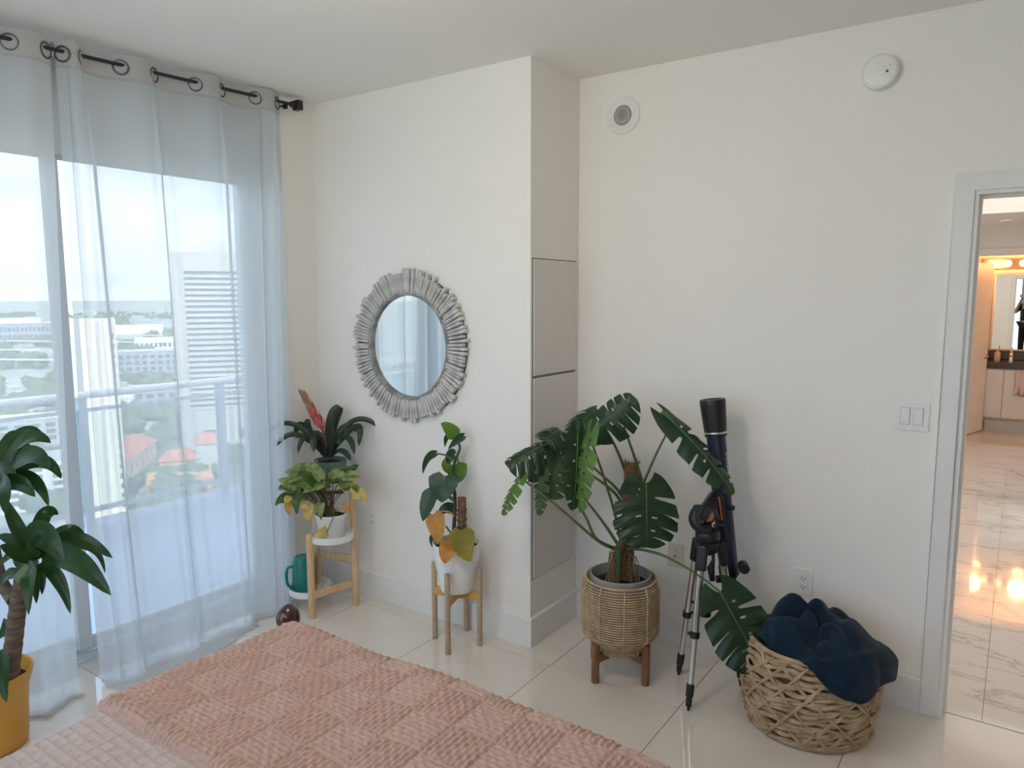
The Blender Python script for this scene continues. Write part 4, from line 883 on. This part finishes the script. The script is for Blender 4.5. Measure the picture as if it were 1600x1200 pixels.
# ------------------------------------------------------------------ unseen ceiling lamp, added as fill light for the bedroom
cl_ = thing('fill_lamp', (.40,-1.65,H), 'unseen round ceiling lamp added above the bed as fill light', 'ceiling light')
MB().lathe([(.0001,-.012),(.24,-.012),(.25,-.006),(.25,0)], (.40,-1.65,H), 40).build('base', M['white'], cl_, True)
MB().lathe([(.0001,-.085),(.08,-.082),(.15,-.068),(.20,-.045),(.225,-.012)], (.40,-1.65,H), 40).build('diffuser', emit('fill_lamp_diffuser', (1,.88,.74), 1.5), cl_, True)
lb0 = bpy.data.lights.new('fill_lamp_light', 'POINT'); lb0.energy = 10.5; lb0.specular_factor = .3; lb0.color = (1,.88,.75); lb0.shadow_soft_size = .15
lo0 = bpy.data.objects.new('fill_lamp_light', lb0); col.objects.link(lo0); lo0.location = (.40,-1.65,H-.26)
#HALL
# ------------------------------------------------------------------ hall and bathroom beyond the doorway
HX0, HX1, HY0, HY1 = -.6, 3.6, .5513, 6.9
hf = struct('floor_hall', MB().box((HX0,.485,-.12),(HX1,HY1+.05,-.003)), M['grout'], 'glossy white marble tile floor of the hall')
mm, tt, bb_ = newmat('veined_marble'); bb_.inputs['IOR'].default_value = 1.9; bb_.inputs['Roughness'].default_value = .05; bb_.inputs['Specular IOR Level'].default_value = .55
tcm = N(tt,'ShaderNodeTexCoord'); geo = N(tt,'ShaderNodeNewGeometry'); mpm = N(tt,'ShaderNodeMapping'); tt.links.new(geo.outputs['Position'], mpm.inputs[0]); mpm.inputs['Rotation'].default_value = (0,0,.35); mpm.inputs['Scale'].default_value = (.55,1.5,1)
nzm = N(tt,'ShaderNodeTexNoise', i_Scale=1.5, i_Detail=9.0, i_Roughness=.62, i_Distortion=.5); tt.links.new(mpm.outputs[0], nzm.inputs['Vector'])
sb_ = N(tt,'ShaderNodeMath', operation='SUBTRACT'); sb_.inputs[1].default_value = .5; tt.links.new(nzm.outputs['Fac'], sb_.inputs[0]); ab = N(tt,'ShaderNodeMath', operation='ABSOLUTE'); tt.links.new(sb_.outputs[0], ab.inputs[0])
rpm = N(tt,'ShaderNodeValToRGB'); rpm.color_ramp.elements[0].color = (.50,.485,.47,1); rpm.color_ramp.elements[1].color = (.76,.73,.70,1); rpm.color_ramp.elements[0].position = .0; rpm.color_ramp.elements[1].position = .016
tt.links.new(ab.outputs[0], rpm.inputs[0]); tt.links.new(rpm.outputs[0], bb_.inputs['Base Color'])
hm_ = {}
for i in range(4):
    for j in range(6):
        x0, x1 = HX0+1.2*i+.001, min(HX0+1.2*(i+1)-.001, HX1); y0, y1 = .49+1.2*j+.001, min(.49+1.2*(j+1)-.001, HY1+.05)
        if x1-x0 < .05 or y1-y0 < .05: continue
        k = (round(x1-x0,3), round(y1-y0,3))
        if k not in hm_: hm_[k] = MB().box((0,0,-.01),(k[0],k[1],0)).mesh('marble_tile', mm)
        link('marble_tile', hm_[k], hf, (x0,y0,0))
struct('wall_hall_left', MB().box((HX0-.1,HY0-.1,-.05),(HX0,9,3)), M['wall']); struct('wall_hall_right', MB().box((HX1,HY0-.1,-.05),(HX1+.1,9,3)), M['wall'])
struct('wall_hall_near', MB().box((-.7,.5513,-.05),(-.1,.65,3)), M['wall'])
struct('wall_hall_corner', MB().box((XR,.5,-.05),(HX1,.5513,3)), M['wall'])
struct('ceiling_hall', MB().box((HX0,.53,2.72),(HX1,5.3,2.85)), M['ceil'])
struct('ceiling_soffit', MB().box((HX0,5.3,2.405),(HX1,6.9,2.85)), M['ceil'], 'lower white ceiling in front of the bathroom')
BO0, BO1, BOH = 1.13, 2.6, 2.10
b = MB().box((HX0,6.9,-.05),(BO0,7.0,2.85)); b.box((BO1,6.9,-.05),(HX1,7.0,2.85)); b.box((BO0,6.9,BOH),(BO1,7.0,2.85))
struct('wall_bathroom_front', b, M['wall'])
b = MB().box((BO0-.07,6.88,0),(BO0,6.9,BOH+.075)); b.box((BO1,6.88,0),(BO1+.07,6.9,BOH+.075)); b.box((BO0,6.88,BOH),(BO1,6.9,BOH+.075))
struct('trim_2', b, M['trim'], 'white casing of the bathroom doorway', bevel=.004)
struct('floor_bathroom', MB().box((HX0,6.95,-.12),(HX1,8.6,0.0)), mat('bath_tile', (.60,.55,.50), .12, c2=(.66,.60,.55), nscale=2), 'glossy bathroom floor')
struct('wall_bathroom_back', MB().box((HX0,8.5,-.05),(HX1,8.6,2.85)), M['wall']); struct('ceiling_bathroom', MB().box((HX0,7.0,2.42),(HX1,8.5,2.55)), M['ceil'])
def lamp(name, loc, e, c, r, spot=None):
    ld = bpy.data.lights.new(name, 'POINT' if not spot else 'SPOT'); ld.energy = e; ld.color = c; ld.shadow_soft_size = r
    if spot: ld.spot_size = spot; ld.spot_blend = .6
    ld.specular_factor = .15
    lo = bpy.data.objects.new(name, ld); col.objects.link(lo); lo.location = loc; return lo
for k, (x, y, z) in enumerate(((1.62,6.05,2.405),(2.9,6.05,2.405),(.9,2.4,2.72),(2.4,2.4,2.72),(.9,4.3,2.72),(2.4,4.3,2.72))):
    t = thing('recessed_light', (x,y,z), ('flat round downlight in the lowered ceiling seen through the doorway','downlight in the lowered ceiling at the far right of the bathroom','hall downlight near the bedroom, left of the doorway','hall downlight straight beyond the bedroom doorway','hall downlight near the lowered ceiling, on the left','hall downlight near the lowered ceiling, on the right')[k], 'ceiling light', 'recessed downlights of the hall')
    MB().lathe([(.05,-.001),(.052,-.006),(.075,-.004),(.078,.0)], (x,y,z), 28).build('ring', M['white'], t, True)
    MB().disc((x,y,z-.002), .05, 24).build('lens', emit('downlight_lens', (1,.95,.88), 2.0 if k > 1 else .4), t)
    if k > 1: lamp('downlight', (x,y,z-.05), 10, (1,.96,.92), .06)
# bathroom door
d1 = thing('door_1', (1.23,7.03,0), 'white bathroom door standing open in warm light', None); d1['kind'] = 'structure'
pA, pB = Vector((1.215,7.02,0)), Vector((1.485,7.87,0)); dd = (pB-pA).normalized()
MB().bar(pA+Vector((0,0,1.03)), pB+Vector((0,0,1.03)), .04, 2.04).build('leaf', M['trim'], d1, bevel=.003)
hn = pB-dd*.06+Vector((0,0,.93)); sn = Vector((dd.y,-dd.x,0))
MB().cyl(hn, hn+sn*.035, .024).build('rose', M['chrome'], d1, True); MB().tube([hn+sn*.035, hn+sn*.05, hn+sn*.05-dd*.11], .009, 8).build('handle', M['chrome'], d1, True)
MB().cyl(hn, hn-sn*.05, .024).build('rose', M['chrome'], d1, True); MB().tube([hn-sn*.05, hn-sn*.055-dd*.11], .009, 8).build('handle', M['chrome'], d1, True)
MB().cyl(pA+dd*.3+sn*.02+Vector((0,0,.78)), pA+dd*.3+sn*.035+Vector((0,0,.78)), .012).build('bumper', M['darkmetal'], d1, True)
# vanity
vx0, vx1, vy = 1.50, 3.3, 7.93
va = thing('vanity_cabinet', (2.3,8.2,0), 'white bathroom vanity with flat doors seen through the doorway', 'cabinet')
vm = mat('vanity_laminate', (.74,.70,.66), .35)
MB().box((vx0,vy+.02,.16),(vx1,8.497,.775)).build('body', vm, va); MB().box((vx0+.02,vy+.07,0),(vx1,8.45,.16)).build('kick', mat('kick', (.55,.52,.50), .5), va)
x = vx0
for wdt in (.185,.45,.45,.45):
    dr_ = MB().box((x+.004,vy,.175),(x+wdt-.004,vy+.018,.765)).build('door', vm, va, bevel=.002)
    xc = x+wdt/2; MB().box((xc-.06,vy-.02,.725),(xc+.06,vy-.012,.737)).build('handle', M['chrome'], dr_); x += wdt
ct = MB().box((vx0-.01,vy-.025,.782),(vx1,8.5,.852)); ct.box((vx0-.01,8.47,.852),(vx1,8.5,.965))
cto = ct.build('countertop', mat('dark_granite', (.035,.022,.016), .15, c2=(.07,.045,.03), nscale=60), None, bevel=.003); tag(cto, 'dark brown stone countertop with backsplash on the bathroom vanity', 'countertop')
fx_ = 1.74
fa = thing('faucet', (fx_,8.25,.852), 'chrome single lever faucet on the dark countertop', 'faucet')
MB().lathe([(.0001,0),(.03,0),(.03,.008),(.022,.02),(.022,.10),(.016,.115),(.0001,.118)], (fx_,8.25,.852), 20).build('body', M['chrome'], fa, True)
MB().tube(smooth_path([(fx_,8.25,.92),(fx_,8.20,.945),(fx_,8.14,.94),(fx_,8.12,.92)],4), .012, 10).build('spout', M['chrome'], fa, True); MB().bar((fx_,8.25,.972),(fx_,8.18,.985), .02, .008).build('lever', M['chrome'], fa)
so_ = thing('soap_bottle', (1.60,8.12,.852), 'small pump soap bottle beside the faucet', 'bottle')
MB().lathe([(.0001,0),(.032,0),(.034,.006),(.034,.10),(.026,.118),(.012,.124),(.012,.132),(.0001,.132)], (1.60,8.12,.852), 20).build('bottle', mat('soap', (.62,.45,.28), .3), so_, True)
MB().cyl((1.60,8.12,.984),(1.60,8.12,1.01),.006,n=8).build('pump', M['white'], so_, True); MB().bar((1.60,8.13,1.01),(1.60,8.08,1.008),.014,.008).build('nozzle', M['white'], so_)
tw = MB(); rr = random.Random(8)
tw.grid(lambda i, j: Vector((1.80+.20*i/23, (vy-.032-.012*math.sin(i*.9)*(.3+j/16)) if j < 15 else vy-.012, .745-.30*j/15+.01*math.sin(i*.5) if j < 15 else .745-.30*(j-14)*0+.0)), 24, 16)
two = tw.build('hand_towel', mat('pink_towel', (.66,.52,.49), .95, c2=(.76,.64,.61), nscale=30, bump=.6, bscale=200), None, 180); tag(two, 'pale pink hand towel hung over the vanity door handle', 'towel')
so2 = two.modifiers.new('thick','SOLIDIFY'); so2.thickness = .008
bmr = thing('bathroom_mirror', (2.4,8.5,1.45), 'wide framed mirror above the bathroom vanity', 'mirror')
MB().box((1.50,8.488,.985),(3.3,8.494,1.92)).build('mirror_glass', M['mirror'], bmr)
bf = MB().box((1.47,8.475,.965),(1.50,8.5,1.95)); bf.box((1.50,8.475,.965),(3.3,8.5,.985)); bf.box((1.50,8.475,1.92),(3.3,8.5,1.95)); bf.build('frame', mat('mirror_frame', (.55,.48,.42), .35, .3), bmr, bevel=.003)
lb_ = thing('vanity_light', (2.3,8.5,2.05), 'row of round warm bulbs on a bar above the bathroom mirror', 'wall light')
MB().box((1.36,8.45,2.0),(3.2,8.5,2.13)).build('bar', mat('brass_bar', (.55,.40,.26), .25, .8), lb_, bevel=.006)
bulb = emit('warm_bulb', (1,.60,.26), 1.9)
for k in range(9):
    x = 1.415+.157*k+.06
    MB().cyl((x,8.45,2.065),(x,8.43,2.065),.022).build('socket', M['chrome'], lb_, True)
    MB().ball((x,8.392,2.065), .042).build('bulb', bulb, lb_, True)
lamp('vanity_glow', (2.0,8.25,2.06), 7, (1,.42,.15), .10); lamp('vanity_glow', (1.5,8.2,2.06), 4, (1,.42,.15), .10)
#CITY
# ------------------------------------------------------------------ the city far below
GZ = -110.0
gm_, gt_, gb_ = newmat('city_ground_hazed'); gb_.inputs['Roughness'].default_value = .95
geo = N(gt_,'ShaderNodeNewGeometry'); v1 = N(gt_,'ShaderNodeTexVoronoi', i_Scale=.022); gt_.links.new(geo.outputs['Position'], v1.inputs['Vector'])
n1 = N(gt_,'ShaderNodeTexNoise', i_Scale=.006, i_Detail=8.0); gt_.links.new(geo.outputs['Position'], n1.inputs['Vector'])
r1 = N(gt_,'ShaderNodeValToRGB'); r1.color_ramp.interpolation = 'CONSTANT'; el = r1.color_ramp.elements; el[0].position = 0; el[0].color = (.22,.28,.22,1); el[1].position = .42; el[1].color = (.42,.45,.46,1)
for p, c in ((.62,(.26,.33,.26,1)), (.78,(.55,.54,.52,1)), (.90,(.30,.26,.24,1)), (.95,(.28,.34,.28,1))): q = el.new(p); q.color = c
sp1 = N(gt_,'ShaderNodeSeparateColor'); gt_.links.new(v1.outputs['Color'], sp1.inputs[0]); gt_.links.new(sp1.outputs[0], r1.inputs[0])
r2 = N(gt_,'ShaderNodeValToRGB'); r2.color_ramp.elements[0].color = (.24,.31,.27,1); r2.color_ramp.elements[1].color = (.46,.50,.52,1); r2.color_ramp.elements[0].position = .42; r2.color_ramp.elements[1].position = .62; gt_.links.new(n1.outputs['Fac'], r2.inputs[0])  # distance haze worked into these pale blue-grey ground tones
mxg = N(gt_,'ShaderNodeMix', data_type='RGBA'); mxg.inputs['Factor'].default_value = .5; gt_.links.new(r1.outputs[0], mxg.inputs['A']); gt_.links.new(r2.outputs[0], mxg.inputs['B']); gt_.links.new(mxg.outputs['Result'], gb_.inputs['Base Color'])
struct('ground', MB().add([(-26000,-14000,GZ),(400,-14000,GZ),(400,26000,GZ),(-26000,26000,GZ)], [(0,1,2,3)]), gm_, 'hazy green and grey city stretching to the horizon')
def cframe(px, depth):
    c = at(px, 600, depth); d = Vector((c.x-CAM.x, c.y-CAM.y, 0)).normalized(); return Vector((c.x,c.y,0)), d, Vector((d.y,-d.x,0))
def cbox(mb, c, d, r, u0, u1, w0, w1, z0, z1):
    vs = [c+r*u+d*w_+Vector((0,0,z_)) for z_ in (z0,z1) for (u,w_) in ((u0,w0),(u1,w0),(u1,w1),(u0,w1))]
    return mb.add(vs, [(0,3,2,1),(4,5,6,7),(0,1,5,4),(1,2,6,5),(2,3,7,6),(3,0,4,7)])
def zpx(py, depth, px=300): return at(px, py, depth).z
conc = mat('tower_concrete', (.46,.45,.44), .85, c2=(.50,.49,.48), nscale=.02); tglass = mat('tower_glass', (.10,.14,.17), .3)
# office tower with horizontal bands
D = 500; c, d, r = cframe(345, D); u0, u1 = (288-345)/FPX*D*1.08, 32
tw_ = thing('office_tower', (c.x,c.y,GZ), 'tall pale office tower with horizontal window bands seen through the curtain', 'building')
zt = zpx(396, D); zb = zpx(690, D)
cbox(MB(), c, d, r, u0+1, u1-1, .8, 42, GZ, zt-.5).build('core', tglass, tw_)
cbox(MB(), c, d, r, u0, u0+7.5, 0, 43, GZ, zt).build('corner_pier', conc, tw_); cbox(MB(), c, d, r, u1-7.5, u1, 0, 43, GZ, zt).build('corner_pier', conc, tw_)
cbox(MB(), c, d, r, u0+7.5, u1-7.5, 0, 43, zt-12.5, zt).build('crown', conc, tw_)
z = zt-14.7; k = 0
while z > zpx(640, D):
    cbox(MB(), c, d, r, u0+7.5, u1-7.5, 0, 43, z-2.0, z).build('spandrel', conc, tw_); z -= 3.72
cbox(MB(), c, d, r, u0+7.5, u1-7.5, 0, 43, GZ, z+1.5).build('podium', conc, tw_)
for ux in (-12,10): cbox(MB(), c, d, r, ux, ux+7, -.4, 1, zpx(688,D), zpx(672,D)).build('portal', tglass, tw_)
cbox(MB(), c, d, r, -3, 6, 8, 20, zt, zt+4).build('roof_plant', conc, tw_); MB().cyl(c+d*10+Vector((0,0,zt)), c+d*10+Vector((0,0,zt+9)), .3, n=6).build('mast', conc, tw_)
# slim tower
D = 300; c, d, r = cframe(160, D); t = thing('slim_tower', (c.x,c.y,GZ), 'slim pale tower catching the sun left of the office tower', 'building'); cream = mat('cream_render', (.74,.68,.58), .85)
zt = zpx(498, D, 160)
cbox(MB(), c, d, r, -6.6, 6.2, 0, 12, GZ, zt).build('shaft', cream, t); cbox(MB(), c, d, r, -1.3, .2, -.5, .5, GZ, zt-1).build('curtain_fold_strip', mat('fold_strip_grey', (.42,.42,.43), .8), t); cbox(MB(), c, d, r, -10.5, -6.6, 1.5, 11, GZ, zt+.2).build('shaded_side', mat('shaded_side_tone', (.30,.33,.36), .8), t)  # grey strip copies a curtain fold; bluish box carries shade of the unlit side
k = 0; z = zt-6
while z > GZ+10:
    cbox(MB(), c, d, r, 4.4, 5.2, -.15, .3, z-2, z).build('window', tglass, t); z -= 4.2
# red roofed building with arcades
terr = mat('terracotta_roof', (.50,.16,.10), .85, c2=(.58,.21,.14), nscale=.4); ywall = mat('yellow_stucco', (.78,.62,.40), .9)
A_, B_ = at(188, 778, 400), at(246, 742, 470); A_.z = B_.z = GZ
ln = (B_-A_); LL = ln.length; ln.normalize(); pn = Vector((ln.y,-ln.x,0)); pn = pn if pn.dot(CAM-A_) < 0 else -pn     # away from camera
t = thing('arcaded_building', tuple(A_), 'long yellow building with arched windows and red tiled hip roof', 'building')
hw = 20.0; hh = 21.0
cbox(MB(), A_, pn, ln, -3, LL, 0, hw, 0, hh).build('walls', ywall, t)
rf = MB(); o_ = 1.6; e_ = [A_+ln*(-3-o_)+pn*-o_, A_+ln*(LL+o_)+pn*-o_, A_+ln*(LL+o_)+pn*(hw+o_), A_+ln*(-3-o_)+pn*(hw+o_)]; e_ = [v+Vector((0,0,hh)) for v in e_]
rd = [A_+ln*(7)+pn*(hw/2)+Vector((0,0,hh+7)), A_+ln*(LL-10)+pn*(hw/2)+Vector((0,0,hh+7))]
rf.add(e_+rd, [(0,1,5,4),(1,2,5),(2,3,4,5),(3,0,4),(0,3,2,1)]); rf.build('roof', terr, t)
for k in range(14):
    u = 1.5+k*(LL-5)/13
    cbox(MB(), A_, pn, ln, u-1.1, u+1.1, -.2, .4, 1.5, 8.5).build('arch_window', tglass, t)
    if k % 2 == 0: cbox(MB(), A_, pn, ln, u-.8, u+.8, -.2, .4, 12, 16).build('window', tglass, t)
# other low buildings
ob = mat('orange_roof', (.62,.30,.15), .9, c2=(.70,.36,.19), nscale=.2); wr = mat('white_roof', (.74,.74,.72), .9); bw = mat('blue_block', (.28,.33,.40), .8); gw = mat('grey_block', (.48,.49,.50), .9)
def lowb(px, py, dpt, wd, dp, h, wallm, roofm, label, hip=0, win=0, group=None, yaw=0):
    c = at(px, py, dpt); k = (CAM.z-GZ)/(CAM.z-c.z); c = CAM+(c-CAM)*k; c.z = GZ; D_ = (c-CAM).dot(_f); d = Vector((c.x-CAM.x,c.y-CAM.y,0)).normalized(); d = Matrix.Rotation(yaw,3,'Z') @ d; r = Vector((d.y,-d.x,0))
    t = thing('low_building', tuple(c), label, 'building', group)
    cbox(MB(), c, d, r, -wd/2, wd/2, 0, dp, 0, h).build('walls', wallm, t)
    if hip:
        e_ = [c+r*(s*(wd/2+1))+d*w_+Vector((0,0,h)) for s, w_ in ((-1,-1),(1,-1),(1,dp+1),(-1,dp+1))]; rd = [c+r*(s*wd*.25)+d*(dp/2)+Vector((0,0,h+hip)) for s in (-1,1)]
        MB().add(e_+rd, [(0,1,5,4),(1,2,5),(2,3,4,5),(3,0,4),(0,3,2,1)]).build('roof', roofm, t)
    else: cbox(MB(), c, d, r, -wd/2-.5, wd/2+.5, -.5, dp+.5, h, h+1.2).build('roof', roofm, t)
    if win:
        nx_ = max(3, int(wd/9)); 
        for a in range(nx_):
            for b_ in range(win):
                u = -wd/2+wd*(a+.5)/nx_; z_ = 4+b_*(h-5)/win; cbox(MB(), c, d, r, u-wd/nx_*.3, u+wd/nx_*.3, -.3, .5, z_, z_+(h-5)/win*.55).build('window', tglass, t)
    return t
lowb(283, 775, 1, 34, 30, 8, ob, ob, 'low orange plaza building beside the arcaded block')
lowb(282, 752, 1, 22, 14, 13, ob, terr, 'small building with a red hip roof on the orange plaza', 6)
lowb(327, 748, 1, 14, 16, 22, gw, terr, 'grey building with a red roof below the office tower', 6)
lowb(240, 592, 1, 105, 40, 38, bw, gw, 'blue grey apartment block with many windows in the middle distance', 0, 4)
lowb(262, 640, 1, 60, 30, 22, bw, gw, 'flat grey block below the apartment block', 0, 2)
lowb(36, 532, 1, 230, 60, 45, bw, wr, 'long low white roofed block far off at the left', 0, 2)
lowb(30, 516, 1, 130, 60, 40, wr, wr, 'small white buildings near the horizon at the left')
lowb(255, 545, 1, 110, 60, 22, wr, wr, 'white block far off left of the office tower', 0, 1)
lowb(210, 522, 1, 160, 80, 25, wr, wr, 'distant white block under the horizon')
lowb(225, 640, 1, 40, 24, 12, wr, wr, 'white roofed house among trees below the balcony rail')
lowb(40, 800, 1, 44, 22, 26, wr, gw, 'white apartment house below at the far left', 0, 5)
lowb(20, 700, 1, 60, 30, 20, gw, wr, 'grey low rise behind the dracaena leaves', 0, 3)
rdm = mat('road_deck', (.66,.66,.65), .9)
for k, (py, lb) in enumerate(((520,'farthest'),(531,'second farthest'),(545,'third'),(560,'nearest'))):
    a, b_ = at(-150, py, 1), at(260, py+4, 1); pts = []
    for p in (a, b_):
        s = (CAM.z-GZ-14)/(CAM.z-p.z); q = CAM+(p-CAM)*s; pts.append(q)
    o = MB().bar(pts[0], pts[1], 14, 1.5).build('elevated_road', rdm); tag(o, 'long pale elevated road, '+lb+' of four at the left', 'road', 'elevated roads')
# tree canopy of the city
tm = mat('city_trees', (.07,.12,.07), .95, c2=(.11,.17,.09), nscale=.05); rr = random.Random(21); tv = []; tf = []
ico = [(0,0,1)]+[(math.cos(a*PI/3)*.9,math.sin(a*PI/3)*.9,.35) for a in range(6)]+[(math.cos(a*PI/3+.5)*.75,math.sin(a*PI/3+.5)*.75,-.4) for a in range(6)]
icf = [(0,1+a,1+(a+1)%6) for a in range(6)]+[(1+a,7+a,1+(a+1)%6) for a in range(6)]+[(1+(a+1)%6,7+a,7+(a+1)%6) for a in range(6)]
for k in range(9000):
    px, py = rr.uniform(-60,420), 476+ (rr.random()**1.3)*330
    g = noise.noise(Vector((px*.02, py*.05, 0)))
    if g < -.02: continue
    p = at(px, py, 1); s = (CAM.z-GZ)/(CAM.z-p.z); q = CAM+(p-CAM)*s; sz = rr.uniform(3.5,7)*(1+ s/4000)
    if s > 5000: continue
    b0 = len(tv); tv += [(q.x+v[0]*sz*rr.uniform(.8,1.1), q.y+v[1]*sz, GZ+sz*.8+v[2]*sz*.9) for v in ico]; tf += [tuple(i+b0 for i in f_) for f_ in icf]
me = bpy.data.meshes.new('tree_canopy'); me.from_pydata(tv, [], tf); me.materials.append(tm); o = link('tree_canopy', me); tag(o, 'dark green tree canopy spread between the city buildings', 'trees', kind='stuff')
#PERSON
# ------------------------------------------------------------------ the photographer, seen in the bathroom mirror
def skin(name, verts, edges, rad, ma, parent, lev=2):
    me = bpy.data.meshes.new(name); off = origin(parent); me.from_pydata([tuple(Vector(v)-off) for v in verts], edges, []); me.materials.append(ma)
    o = link(name, me, parent); sk_ = o.modifiers.new('skin','SKIN'); sk_.use_smooth_shade = True
    for i, r_ in enumerate(rad): me.skin_vertices[0].data[i].radius = (r_, r_) if not isinstance(r_, tuple) else r_
    for i in range(len(rad)): me.skin_vertices[0].data[i].use_root = (i == 0)
    ssf = o.modifiers.new('subsurf','SUBSURF'); ssf.levels = lev; ssf.render_levels = lev; return o
PX_, PY_ = 1.93, -3.12
pe = thing('person', (PX_,PY_,0), 'person in black clothes holding up a phone, seen in the bathroom mirror', 'person')
skn = mat('skin', (.50,.30,.21), .55, c2=(.54,.33,.24), nscale=10); blk = mat('black_cloth', (.012,.012,.013), .9, c2=(.02,.02,.022), nscale=20); hair = mat('dark_hair', (.02,.014,.010), .7, bump=.5, bscale=120)
phc = CAM-_f*.045-_r*.035+Vector((0,0,-.004))                      # phone centre, just behind the lens
hl, hr = phc-_r*.088-_f*.012, phc+_r*.088-_f*.012                 # hands at its two short ends
Vp = lambda x, y, z: Vector((PX_+x, PY_+y, z))
yawv = Vector((_f.x,_f.y,0)).normalized(); sdv_ = Vector((yawv.y,-yawv.x,0))
def B(rt, fw, z): return Vector((PX_,PY_,z))+sdv_*rt+yawv*fw
bv = [B(0,0,.95), B(0,0,1.10), B(0,.0,1.30), B(0,-.01,1.44), B(0,.01,1.53), B(0,.03,1.60), B(0,.04,1.69), B(0,.03,1.77),
      B(-.10,0,.92), B(-.11,.02,.52), B(-.12,-.02,.09), B(-.12,.10,.045), B(.10,0,.92), B(.11,.02,.52), B(.12,-.02,.09), B(.12,.10,.045),
      B(-.17,-.01,1.42), B(-.27,.10,1.22), hl-yawv*.06+Vector((0,0,-.045)), B(.17,-.01,1.42), B(.27,.10,1.22), hr-yawv*.06+Vector((0,0,-.045))]
be = [(0,1),(1,2),(2,3),(3,4),(4,5),(5,6),(6,7),(0,8),(8,9),(9,10),(10,11),(0,12),(12,13),(13,14),(14,15),(3,16),(16,17),(17,18),(3,19),(19,20),(20,21)]
brd = [(.15,.11),(.14,.10),(.16,.11),(.12,.09),.055,.075,(.085,.095),.06,.085,.058,.038,.035,.085,.058,.038,.035,.055,.042,.026,.055,.042,.026]
skin('body', bv, be, brd, skn, pe)
skin('shirt', [bv[0],bv[1],bv[2],bv[3],bv[16],bv[16].lerp(bv[17],.75),bv[19],bv[19].lerp(bv[20],.75)], [(0,1),(1,2),(2,3),(3,4),(4,5),(3,6),(6,7)], [(.165,.125),(.155,.115),(.175,.125),(.13,.10),.07,.065,.07,.065], blk, pe)
skin('trousers', [B(0,0,.98),bv[8],bv[9],bv[10],bv[12],bv[13],bv[14]], [(0,1),(1,2),(2,3),(0,4),(4,5),(5,6)], [(.16,.12),.10,.075,.055,.10,.075,.055], blk, pe)
for sg in (-1,1): MB().ball(B(sg*.12,.06,.045), .05, sq=(1,2.2,.85)).build('shoe', M['black'], pe, True)
MB().ball(B(0,.015,1.725), .098, sq=(1,1.05,1.0)).build('hair', hair, pe, True)
for sg in (-1,1):
    MB().ball(B(sg*.033,.125,1.70), .011).build('eye', mat('eye', (.7,.7,.68), .2), pe, True); MB().ball(B(sg*.088,.03,1.685), .02, sq=(.5,1,1.4)).build('ear', skn, pe, True)
MB().tube([B(0,.125,1.715), B(0,.145,1.67), B(0,.125,1.665)], [.008,.014,.009], 8).build('nose', skn, pe, True); MB().tube([B(-.022,.122,1.635), B(0,.130,1.635), B(.022,.122,1.635)], [.004,.007,.004], 8).build('mouth', mat('lips', (.42,.18,.15), .5), pe, True)
for hp, sg in ((hl,-1),(hr,1)):
    wr_ = hp-yawv*.06+Vector((0,0,-.045)); pv = [wr_, hp+Vector((0,0,-.03))-yawv*.02+_r*(sg*.012)]; ev = [(0,1)]; rv = [.025,(.022,.014)]
    for k in range(4):
        z_ = -.035+.021*k; l_ = (.048,.056,.06,.054)[k]; i0 = len(pv)
        pv += [hp+Vector((0,0,z_))+_r*(sg*.016)-yawv*.008, hp+Vector((0,0,z_))+_r*(sg*.014)+yawv*.012, hp+Vector((0,0,z_))-_r*(sg*(l_-.03))+yawv*.016]; ev += [(1,i0),(i0,i0+1),(i0+1,i0+2)]; rv += [.0095,.009,.0075]
    i0 = len(pv); pv += [hp+Vector((0,0,-.03))-_r*(sg*.012)-yawv*.022, hp+Vector((0,0,-.005))-_r*(sg*.03)-yawv*.020]; ev += [(1,i0),(i0,i0+1)]; rv += [.0105,.0085]
    skin('hand', pv, ev, rv, skn, pe, 1)
pc_ = phc-_f*.012
ph0 = MB(); vs = [pc_+_r*(a*.078)+_u*(b_*.037)+_f*(c_*.004) for c_ in (-1,1) for (a,b_) in ((-1,-1),(1,-1),(1,1),(-1,1))]
ph0.add(vs, [(0,1,2,3),(7,6,5,4),(0,4,5,1),(1,5,6,2),(2,6,7,3),(3,7,4,0)])
po_ = ph0.build('phone', mat('phone_body', (.55,.55,.56), .3), None, bevel=.004); tag(po_, 'pale phone held up sideways by the person in the mirror', 'phone')
